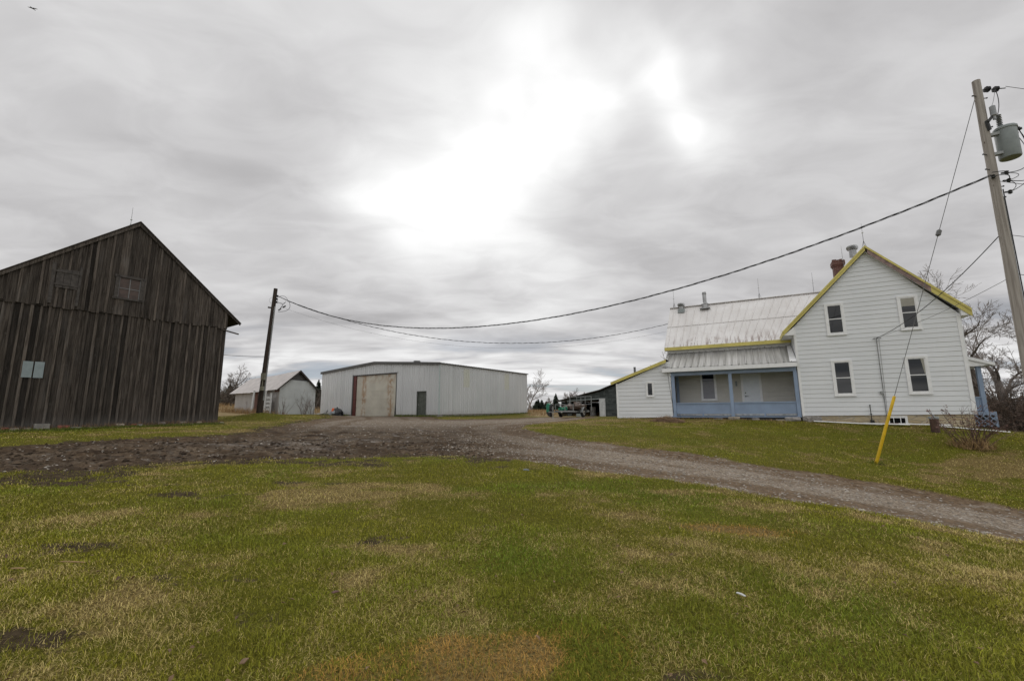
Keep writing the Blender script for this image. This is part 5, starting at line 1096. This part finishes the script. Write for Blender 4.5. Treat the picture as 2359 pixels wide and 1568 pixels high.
# ------------------------------------------------------------------ things along the house foundation
def stone(label,loc,sz,mat,seed,name='stone',cat='stone',group=None,rz=0):
    rng=random.Random(seed); bm=bmesh.new(); bmesh.ops.create_icosphere(bm,subdivisions=3,radius=1)
    for v in bm.verts:
        n_=v.co.normalized(); k=1+.22*math.sin(n_.x*3.1+seed)*math.cos(n_.y*2.7+seed*2)+.07*math.sin(n_.z*9+n_.x*7+seed); v.co=Vector((max(-.82,min(.82,n_.x*k))*sz[0],max(-.82,min(.82,n_.y*k))*sz[1],max(-.7,min(.72,n_.z*k))*sz[2]))
    me=bpy.data.meshes.new(name); bm.to_mesh(me); bm.free(); me.materials.append(MAT[mat]); me.polygons.foreach_set('use_smooth',np.ones(len(me.polygons),bool)); me.set_sharp_from_angle(angle=R(30))
    o=bpy.data.objects.new(name,me); COL.objects.link(o); o.location=loc; o.rotation_euler=(0,0,rz); tag(o,label,cat,group); return o
def hg(x,y,dz=0): p=hw(x,y,0); return (p.x,p.y,gz(p.x,p.y)+dz)
stone('big pale boulder under the left front corner of the house',hg(.30,-.22,.06),(.42,.22,.22),'stone',1,rz=R(-28))
stone('flat tan stone below the middle porch post',hg(-2.72,-.12,.05),(.30,.18,.12),'palestone',2,rz=R(-28))
stone('small grey stone below the porch right of the middle post',hg(-1.85,-.12,.03),(.19,.12,.08),'stone',3,rz=R(-28))
stone('rounded grey brown stone below the right end of the porch',hg(-.42,-.2,.05),(.36,.2,.16),'stone',4,rz=R(-28))
stone('flat slab of stone left of the rounded stone under the porch',hg(-.82,-.18,.02),(.30,.16,.06),'palestone',5,rz=R(-28))
stone('thin flat stone in the grass under the porch middle',hg(-3.4,-.1,.01),(.25,.12,.05),'stone',6,rz=R(-28))
bd=[(.30,2.55,-.62,.0,'long white trim board lying along the foundation below the left lower window'),(1.9,3.35,-.80,.03,'white trim board lying below the basement window'),(3.05,4.6,-.70,.05,'white trim board lying right of the basement window'),(4.2,6.05,-.85,.02,'rightmost white trim board lying behind the bare bush'),(2.6,3.3,-.45,.02,'short weathered board lying under the basement window')]
for i,(x0,x1,y,dz,lb) in enumerate(bd):
    a=Vector(hg(x0,y,.05+dz));b=Vector(hg(x1,y-.03,.05+dz)); m=MB(); o_=(a+b)/2; m.beam(a-o_,b-o_,.11,.022); m.beam(a-o_+Vector((0,0,.015)),b-o_+Vector((0,0,.015)),.025,.02); o=m.build('trim_board',MAT['trim'] if i!=4 else MAT['bareboard']); o.location=o_; tag(o,lb,'board',group='boards along the foundation')
pb=Vector((15.2,16.0,gz(15.2,16.0))); T=thing('well_casing','rusty brown pipe stub with a grey cap standing in the lawn','pipe',tuple(pb)); m=MB(); m.lathe([(.125,-.1),(.125,.50)],(0,0,0),18); m.build('casing',MAT['rustpipe'],T,True); m=MB(); m.lathe([(.145,.48),(.15,.53),(.14,.56),(.03,.57),(.03,.62)],(0,0,0),18); m.build('cap',MAT['tank'],T,True)
# ------------------------------------------------------------------ blocks and bricks along the barn
def bg_(s,off=.28): # s metres left of the right barn corner
    x=-14.69-.588*s+.809*off; y=22-.809*s-.588*off; return x,y,gz(x,y)
x,y,z=bg_(6.05,.35); T=thing('concrete_block','pale concrete block standing against the barn boards','block',(x,y,z),R(54)); m=MB(); m.box(-.21,.21,-.10,.10,-.05,.25); m.box(-.19,.19,-.112,-.10,.05,.20); m.build('block',MAT['concrete'],T,bevel=.015)
x,y,z=bg_(5.45,.30); m=MB(); m.box(-.17,.17,-.09,.09,-.02,.15); o=m.build('brick_piece',MAT['redbrick'],bevel=.03); o.location=(x,y,z); o.rotation_euler=(0,0,R(50)); tag(o,'red brick piece just right of the concrete block','brick')
sp_=[(6.95,.2,(.13,.1,.1),'redbrick','pinkish brick fragment left of the concrete block'),(6.75,.35,(.16,.1,.08),'palestone','pale stone left of the concrete block'),(6.4,.3,(.12,.1,.08),'palestone','tan stone touching the concrete block'),(5.1,.32,(.2,.12,.06),'stone','flat grey slab right of the red brick'),(4.6,.3,(.16,.1,.05),'stone','dark flat slab along the barn foot'),(3.75,.3,(.17,.12,.11),'palestone','pale stone under the loft window'),(3.3,.28,(.12,.1,.09),'redbrick','broken brick right of the pale stone at the barn'),(3.1,.4,(.13,.1,.07),'stone','grey cobble beside the broken brick'),(2.3,.22,(.17,.12,.11),'stone','grey stone half sunk in green grass at the barn'),(1.5,.25,(.15,.11,.11),'palestone','cream stone near the right end of the barn'),(1.25,.6,(.09,.07,.04),'palestone','small cream chip in the barn grass'),(.85,.25,(.13,.1,.09),'palestone','tan stone nearest the barn corner'),(.1,.75,(.11,.09,.06),'palestone','pale stone out in the grass past the barn corner')]
for i,(s,off,sz,mt_,lb) in enumerate(sp_):
    x,y,z=bg_(s,off); stone(lb,(x,y,z+sz[2]*.45),sz,mt_,30+i,**(dict(name='brick_piece',cat='brick') if mt_=='redbrick' else {}),group='rubble along the barn',rz=R(54+20*math.sin(i*2.1)))
# ------------------------------------------------------------------ heap by the workshop
def ww(x,y):
    c_,s_=math.cos(R(-32)),math.sin(R(-32)); return (-6.34+x*c_-y*s_,38+x*s_+y*c_)
def lump(name,label,cat,c0,sz,mat,seed,rz=0,amp=.3,tilt=0):
    bm=bmesh.new(); bmesh.ops.create_icosphere(bm,subdivisions=4,radius=1)
    for v in bm.verts:
        n_=v.co.normalized(); k=1+amp*(math.sin(n_.x*5+seed)*math.cos(n_.z*4+seed)+.5*math.sin(n_.y*9+n_.x*7+seed*3)+.3*math.sin(n_.z*15+n_.y*11)); z=n_.z*k; v.co=Vector((n_.x*k*sz[0],n_.y*k*sz[1],max(z,-.25)*sz[2]))
    me=bpy.data.meshes.new(name); bm.to_mesh(me); bm.free(); me.materials.append(MAT[mat]); me.polygons.foreach_set('use_smooth',np.ones(len(me.polygons),bool)); o=bpy.data.objects.new(name,me); COL.objects.link(o); o.location=c0; o.rotation_euler=(0,tilt,rz); tag(o,label,cat); return o
x,y=ww(-12.6,-.75); lump('tarp_bundle','dark plastic bundle heaped left of the workshop door','tarp',(x,y,gz(x,y)+.14),(.62,.38,.62),'blackbag',3,R(-32),.16)
x,y=ww(-13.05,-.95); lump('tarp_bundle','grey tarp draped over the front of the dark heap','tarp',(x,y,gz(x,y)+.10),(.62,.28,.36),'greytarp',6,R(-40),.2,R(-24))
x,y=ww(-13.45,-.75); m=MB(); m.lathe([(.16,0),(.20,.1),(.20,.55),(.15,.62)],(0,0,0),12); o=m.build('orange_plastic',MAT['orange'],None,True); o.location=(x,y,gz(x,y)+.12); o.rotation_euler=(0,R(12),0); tag(o,'orange plastic piece sticking out of the heap by the workshop','orange plastic')
for i,(x0,y0,x1,y1,mt_,lb) in enumerate(((-16.2,-.9,-14.2,-.6,'picket','pale pole lying on the ground left of the orange heap'),(-15.8,-.5,-14.0,-1.1,'railmetal','grey pipe crossing the pale pole on the ground'),(-15.3,-1.2,-13.9,-.4,'picket','white slat leaning over the pipes by the workshop'),(-15.0,-.4,-14.1,-.9,'blackbag','dark stick on the pipe pile by the workshop'))):
    a=ww(x0,y0);b=ww(x1,y1); A=Vector((a[0],a[1],gz(*a)+.10)); Bq=Vector((b[0],b[1],gz(*b)+.20+.1*i)); o_=(A+Bq)/2; m=MB(); m.tube([A-o_,Bq-o_],.045,6); o=m.build('scrap_pole',MAT[mt_],None,True); o.location=o_; tag(o,lb,'scrap pole',group='scrap poles by the workshop')
# ------------------------------------------------------------------ pale boards standing along the shed
def sw(x,y):
    c_,s_=math.cos(R(48)),math.sin(R(48)); return Vector((-18.07+x*c_-y*s_,34+x*s_+y*c_,0))
def gate_at(label):
    o0=sw(-.62,3.2); z0=gz(o0.x,o0.y); T=thing('slatted_panel',label,'fence panel',(o0.x,o0.y,z0),R(48+90))
    for x,h in ((-1.95,1.75),(-.62,1.75),(.62,1.7)):
        m=MB(); m.box(-x-.24,-x+.24,-.03,.0,-.2,h); m.build('upright',MAT['picket'],T)
    m=MB()
    for k in range(5): m.box(-2.0,2.0,.0,.025,.05+.28*k,.22+.28*k)
    return m.build('slat',MAT['picket'],T)
def board(label,a,b,z0,z1,wd,mat='picket'):
    p=sw(*a); m=MB(); m.box(-wd/2,wd/2,-.02,.02,-.2,z1-z0); o=m.build('loose_board',MAT[mat]); o.location=(p.x,p.y,z0); o.rotation_euler=(R(-4),0,R(-40)); tag(o,label,'board',group='boards standing along the shed'); return o
T0_=sw(-.4,1.75); T=thing('slatted_panel','pale slatted wooden panel standing between the dark pole and the shed','fence panel',(T0_.x,T0_.y,1.45),R(-42))
for x,h,w_ in ((-1.2,1.95,.46),(.05,1.8,.42),):
    m=MB(); m.box(x-w_/2,x+w_/2,-.03,0,-.3,h); m.build('upright',MAT['picket'],T)
m=MB()
for k in range(5): m.box(-1.3,1.35,.003,.025,-.05+.30*k,.16+.30*k)
m.build('slats',MAT['picket'],T)
m=MB(); m.box(1.1,1.4,-.03,0,-.3,1.62); m.build('upright',MAT['picket'],T)
board('tall pale board leaning left of the dark pole foot',(-.45,4.6),(0,0),1.5,3.4,.34)
# ------------------------------------------------------------------ trailer with its load
TX,TY=3.95,33.6; TR=thing('utility_trailer','loaded flat utility trailer with a tall wire tailgate before the garage','trailer',(TX,TY,1.0),R(-33))
m=MB(); hw_=.74
m.box(-hw_,hw_,0,2.9,.42,.46); m.build('bed',MAT['railmetal'],TR)
m=MB(); m.box(-hw_-.04,hw_+.04,-.04,.02,.40,.52); m.box(-hw_-.05,-hw_,0,2.9,.38,.50); m.box(hw_,hw_+.05,0,2.9,.38,.50); m.box(-hw_,hw_,2.86,2.92,.38,.52); m.build('frame',MAT['railmetal'],TR)
m=MB()
for x in (-hw_-.02,0.05,hw_-.0): m.box(x-.025,x+.025,-.03,.02,.52,.96)
m.box(-hw_-.05,.08,-.03,.02,.96,1.0); m.box(-hw_-.045,-hw_-.005,.02,2.9,.96,1.0)
for y in (1.0,2.0,2.86): m.box(-hw_-.045,-hw_-.005,y-.02,y+.02,.5,.96)
m.build('side_rail',MAT['railmetal'],TR)
m=MB()
for x in (-.95,-.32,.05,.42,.95): m.tube([(x,2.95,.45),(x,2.98,1.62)],.022 if abs(x)<.9 else .032,6)
m.tube([(-.95,2.98,1.62),(.95,2.98,1.62)],.025,6); m.tube([(-.95,2.96,1.0),(.95,2.96,1.0)],.018,6); m.build('tailgate',MAT['railmetal'],TR)
def wheel(par,x,y,z,r,name='wheel',ang=0):
    m=MB(); prof=[(r*.62,-.085),(r*.9,-.09),(r,-.06),(r,.06),(r*.9,.09),(r*.62,.085)]
    M_=Matrix.Translation((x,y,z))@Matrix.Rotation(ang,4,'Z')@Matrix.Rotation(R(90),4,'Y'); m.M=M_; m.lathe(prof,(0,0,0),24); w_=m.build(name,MAT['tyre'],par,True)
    m=MB(); m.M=M_
    m.lathe([(r*.62,.086),(r*.56,.09),(r*.50,.05),(r*.2,.05),(r*.16,.10),(.001,.10)],(0,0,0),20)
    for k in range(5):
        a=k*1.2566; m.tube([(r*.15*math.cos(a),r*.15*math.sin(a),.075),(r*.56*math.cos(a),r*.56*math.sin(a),.08)],.03,5)
    m.build('rim',MAT['rim'],w_,True); return w_
wheel(TR,.96,1.25,.33,.33); wheel(TR,-.94,1.25,.33,.33)
m=MB(); m.tube([(1.02,.80,.45),(1.02,.9,.66),(1.02,1.25,.76),(1.02,1.6,.66),(1.02,1.7,.45)],[.02]*5,4)
for k in range(8):
    a0=math.pi*(k/8);a1=math.pi*((k+1)/8); m.add([(.90,1.25-.42*math.cos(a0),.36+.42*math.sin(a0)),(1.16,1.25-.42*math.cos(a0),.36+.42*math.sin(a0)),(1.16,1.25-.42*math.cos(a1),.36+.42*math.sin(a1)),(.90,1.25-.42*math.cos(a1),.36+.42*math.sin(a1))],[(0,1,2,3)])
m.build('fender',MAT['railmetal'],TR)
m=MB(); m.tube([(-1.2,1.25,.33),(1.1,1.25,.33)],.04,8); m.box(-.7,.7,.3,2.2,.28,.40); m.build('axle',MAT['black'],TR)
m=MB(); m.beam((-.5,.1,.42),(-.72,-1.1,.42),.08,.08); m.beam((-.95,.1,.42),(-.76,-1.1,.42),.08,.08); m.build('tongue',MAT['railmetal'],TR)
m=MB(); m.tube([(-.60,-.75,-.02),(-.60,-.75,.75)],.03,8); m.lathe([(.09,0),(.07,.03),(.03,.05)],(-.60,-.75,-.03),12); m.build('jack',MAT['railmetal'],TR)
wheel(TR,-.86,-.45,.68,.33,'spare_wheel',R(8))
m=MB(); m.box(-.30,-.15,-.05,-.042,.36,.42); m.build('number_plate',MAT['fiberglass'],TR)
def tw_(x,y,z): 
    c_,s_=math.cos(R(-33)),math.sin(R(-33)); return (TX+x*c_-y*s_,TY+x*s_+y*c_,1.0+z)
lump('brown_tarp','crumpled brown tarp hanging over the right side of the trailer','tarp',tw_(.60,1.2,.70),(.46,1.05,.38),'tarp',2,R(-33),.26)
lump('brown_tarp','brown tarp spread low across the middle of the trailer','tarp',tw_(-.25,1.6,.58),(.62,1.0,.36),'tarp',5,R(-33),.24)
m=MB(); rng=random.Random(3)
for k in range(7):
    pts=[Vector((-.62+.11*j+rng.gauss(0,.03),.2+.22*rng.random(),.55+.06*k*.5+.05*math.sin(j*1.7+k)+rng.gauss(0,.02))) for j in range(7)]; m.tube(pts,.04,6)
m.M=None; o=m.build('green_hose',MAT['greentarp'],None,True); o.location=(TX,TY,1.0); o.rotation_euler=(0,0,R(-33)); tag(o,'tangle of bright green hose on the front of the trailer','hose')
T=thing('green_tub','green tub with a black base stood on end at the trailer front','tub',tw_(-1.22,-.25,-.02),R(-20)); m=MB(); m.prism([(-.16,.42),(.12,.40),(.20,1.02),(-.05,1.12),(-.16,.9)],-.22,.22); m.build('tub',MAT['greenpaint'],T,bevel=.05); m=MB(); m.prism([(-.20,.40),(.0,.12),(.22,.04),(.24,.30),(.14,.44)],-.20,.20); m.build('base',MAT['blackbag'],T,bevel=.05)
# grey bin beneath / behind the trailer
m=MB(); m.box(-.3,.3,-.2,.2,-.0,.55); m.box(-.33,.33,-.23,.23,.55,.6); o=m.build('grey_bin',MAT['tank'],None,bevel=.02); o.location=(6.0,39.2,.93); o.rotation_euler=(0,0,R(-35)); tag(o,'small grey bin on the ground seen under the trailer','bin')
m=MB(); rng=random.Random(44)
for i in range(230):
    y=2.4+9*rng.random()**1.5; x=rng.uniform(-1.2,1.2)*y
    if float(drive_sd(x,y))<0: continue
    z=gz(x,y)+.03; u=Vector((rng.gauss(0,1),rng.gauss(0,1),rng.gauss(0,.35))).normalized(); v=u.cross(Vector((rng.gauss(0,.3),rng.gauss(0,.3),1))).normalized(); l=rng.uniform(.012,.028); c_=Vector((x,y,z)); m.add([c_-u*l,c_-u*l*.2+v*l*.55+Vector((0,0,.006)),c_+u*l,c_+u*l*.1-v*l*.5+Vector((0,0,.01))],[(0,1,2,3)],rng.random())
o=m.build('leaf_litter',MAT['straw2']); tag(o,'small dry brown leaves scattered through the lawn','leaves',kind='stuff')
def bits(name,label,cat,n,pick,r0,r1,mat,seed,sq=.6):
    rng=random.Random(seed); P_=[]
    while len(P_)<n:
        x,y=pick(rng); P_.append((x,y))
    A_=np.array(P_); sd=drive_sd(A_[:,0],A_[:,1]); A_=A_[sd<.05]; Z_=gz(A_[:,0],A_[:,1]); m=MB()
    for (x,y),z in zip(A_,Z_):
        r=rng.uniform(r0,r1)*(1+.6*(rng.random()<.06)); a=rng.uniform(0,6.28); vs=[]
        for k in range(5): vs.append((x+r*math.cos(a+k*1.2566)*rng.uniform(.7,1.2),y+r*math.sin(a+k*1.2566)*rng.uniform(.7,1.2),z+r*rng.uniform(-.1,.25)*sq))
        vs.append((x+rng.uniform(-.3,.3)*r,y+rng.uniform(-.3,.3)*r,z+r*sq*rng.uniform(.8,1.2)))
        m.add(vs,[(k,(k+1)%5,5) for k in range(5)],rng.random())
    o=m.build(name,MAT[mat]); tag(o,label,cat,kind='stuff')
def m_bits(nm,a,b):
    t=MT(nm,.9,spec=.15); t.color(t.mix(t.attr('shade'),a,b)); return t.m
MAT['pebble']=m_bits('pebbles',(.12,.10,.08),(.42,.38,.33)); MAT['clod']=m_bits('mud_clods',(.030,.021,.014),(.105,.075,.05))
bits('gravel_stones','loose gravel stones lying on the drive','gravel',5200,lambda g:(lambda t:(13*t-2+g.gauss(0,.6),11.2-5.4*t+2.6*(1-t)**2+g.uniform(-2.2,2.4)))(g.random()),.010,.026,'pebble',5)
bits('gravel_stones','pale stones scattered on the muddy yard','gravel',2600,lambda g:(g.uniform(-12,2),g.uniform(8,26)),.014,.034,'pebble',6)
bits('mud_clods','churned clods of dark mud before the barn','mud',3000,lambda g:(-13+12.5*g.random()**1.25,g.uniform(7.4,13.2)),.018,.055,'clod',7,.8)
MAT['greenblade']=plain('green_blades',(.10,.125,.010),.85,var=.45,scale=12)
weeds('green_tufts','longer green grass growing along the foot of the barn',3800,lambda g:(lambda t:(-14.2-4.3*t+g.gauss(.35,.22),21.3-5.5*t+g.gauss(-.30,.22)))(g.random()),.06,.17,'greenblade',15,.008)
def wpt(g):
    if g.random()<.5: return ww(.25+abs(g.gauss(0,.25)),15*g.random())
    t=g.random(); return ww(-16.6+5*t if g.random()<.55 else -5+5*t,-.15-abs(g.gauss(0,.2)))
weeds('green_tufts','rough grass along the foot of the steel workshop walls',2200,wpt,.08,.28,'greenblade',17,.014)
weeds('dry_weeds','thin dry grass along the foot of the farmhouse and lean to',1300,lambda g:hg(-8.3+13.8*g.random(),-.12-abs(g.gauss(0,.12)))[:2],.04,.16,'straw',18,.006)
weeds('green_tufts','grass tufts around the foot of the yellow guard',90,lambda g:(9.84+g.gauss(0,.08),12.17+g.gauss(0,.08)),.05,.16,'greenblade',16,.006)
# ------------------------------------------------------------------ litter on the lawn, bird
def flat(label,name,x,y,l,w_,rz,mat,cat,h=.02,tilt=0):
    m=MB(); m.prism([(-l/2,0),(l/2,0),(l/2*.9,h),(0,h*1.6),(-l/2*.9,h)],-w_/2,w_/2); o=m.build(name,MAT[mat],bevel=.004); o.location=(x,y,gz(x,y)+.03); o.rotation_euler=(tilt,R(6),rz); tag(o,label,cat); return o
flat('crumpled whitish scrap lying on the right front lawn','litter',1.83,3.8,.075,.022,R(-50),'picket','litter',.008)
flat('bleached stick at the left edge of the lawn','stick',-4.21,3.95,.10,.02,R(20),'straw','stick',.006)
flat('long pale stick lying in the grass at far left','stick',-3.85,4.05,.20,.014,R(12),'straw','stick',.006)
flat('dry brown leaf on the left front lawn','leaf',-1.39,3.65,.06,.03,R(60),'deadleaf','leaf',.008)
flat('curled tan leaf near the bottom of the lawn','leaf',-1.55,2.75,.07,.03,R(100),'straw2','leaf',.008)
flat('tiny blue scrap in the grass beyond the muddy patch','litter',.25,8.6,.12,.03,R(10),'greytarp','litter')
m=MB(); m.add([(0,0,0),(-.12,.16,.05),(-.78,.02,.30),(-.72,.16,.30),(-.10,-.10,.04)],[(0,1,3,2),(0,2,4)]) ; m.add([(0,0,0),(.14,.16,.04),(.62,.10,-.06),(.60,.0,-.08),(.12,-.10,.02)],[(0,1,2),(0,2,3,4)]); m.tube([(-.02,-.24,-.03),(-.01,-.1,-.02),(0,.08,0),(.01,.26,.01)],[.03,.06,.06,.03],8); m.ball((0,.30,.02),.05,6); m.tube([(0,.34,.02),(0,.40,.01)],[.02,.004],5)
m.add([(-.06,-.30,-.02),(.06,-.30,-.02),(.03,-.15,-.02),(-.03,-.15,-.02)],[(0,1,2,3)])
o=m.build('bird',MAT['black']); o.location=(-63.1,50,54.6); tag(o,'dark bird gliding high at the top left of the sky','bird')
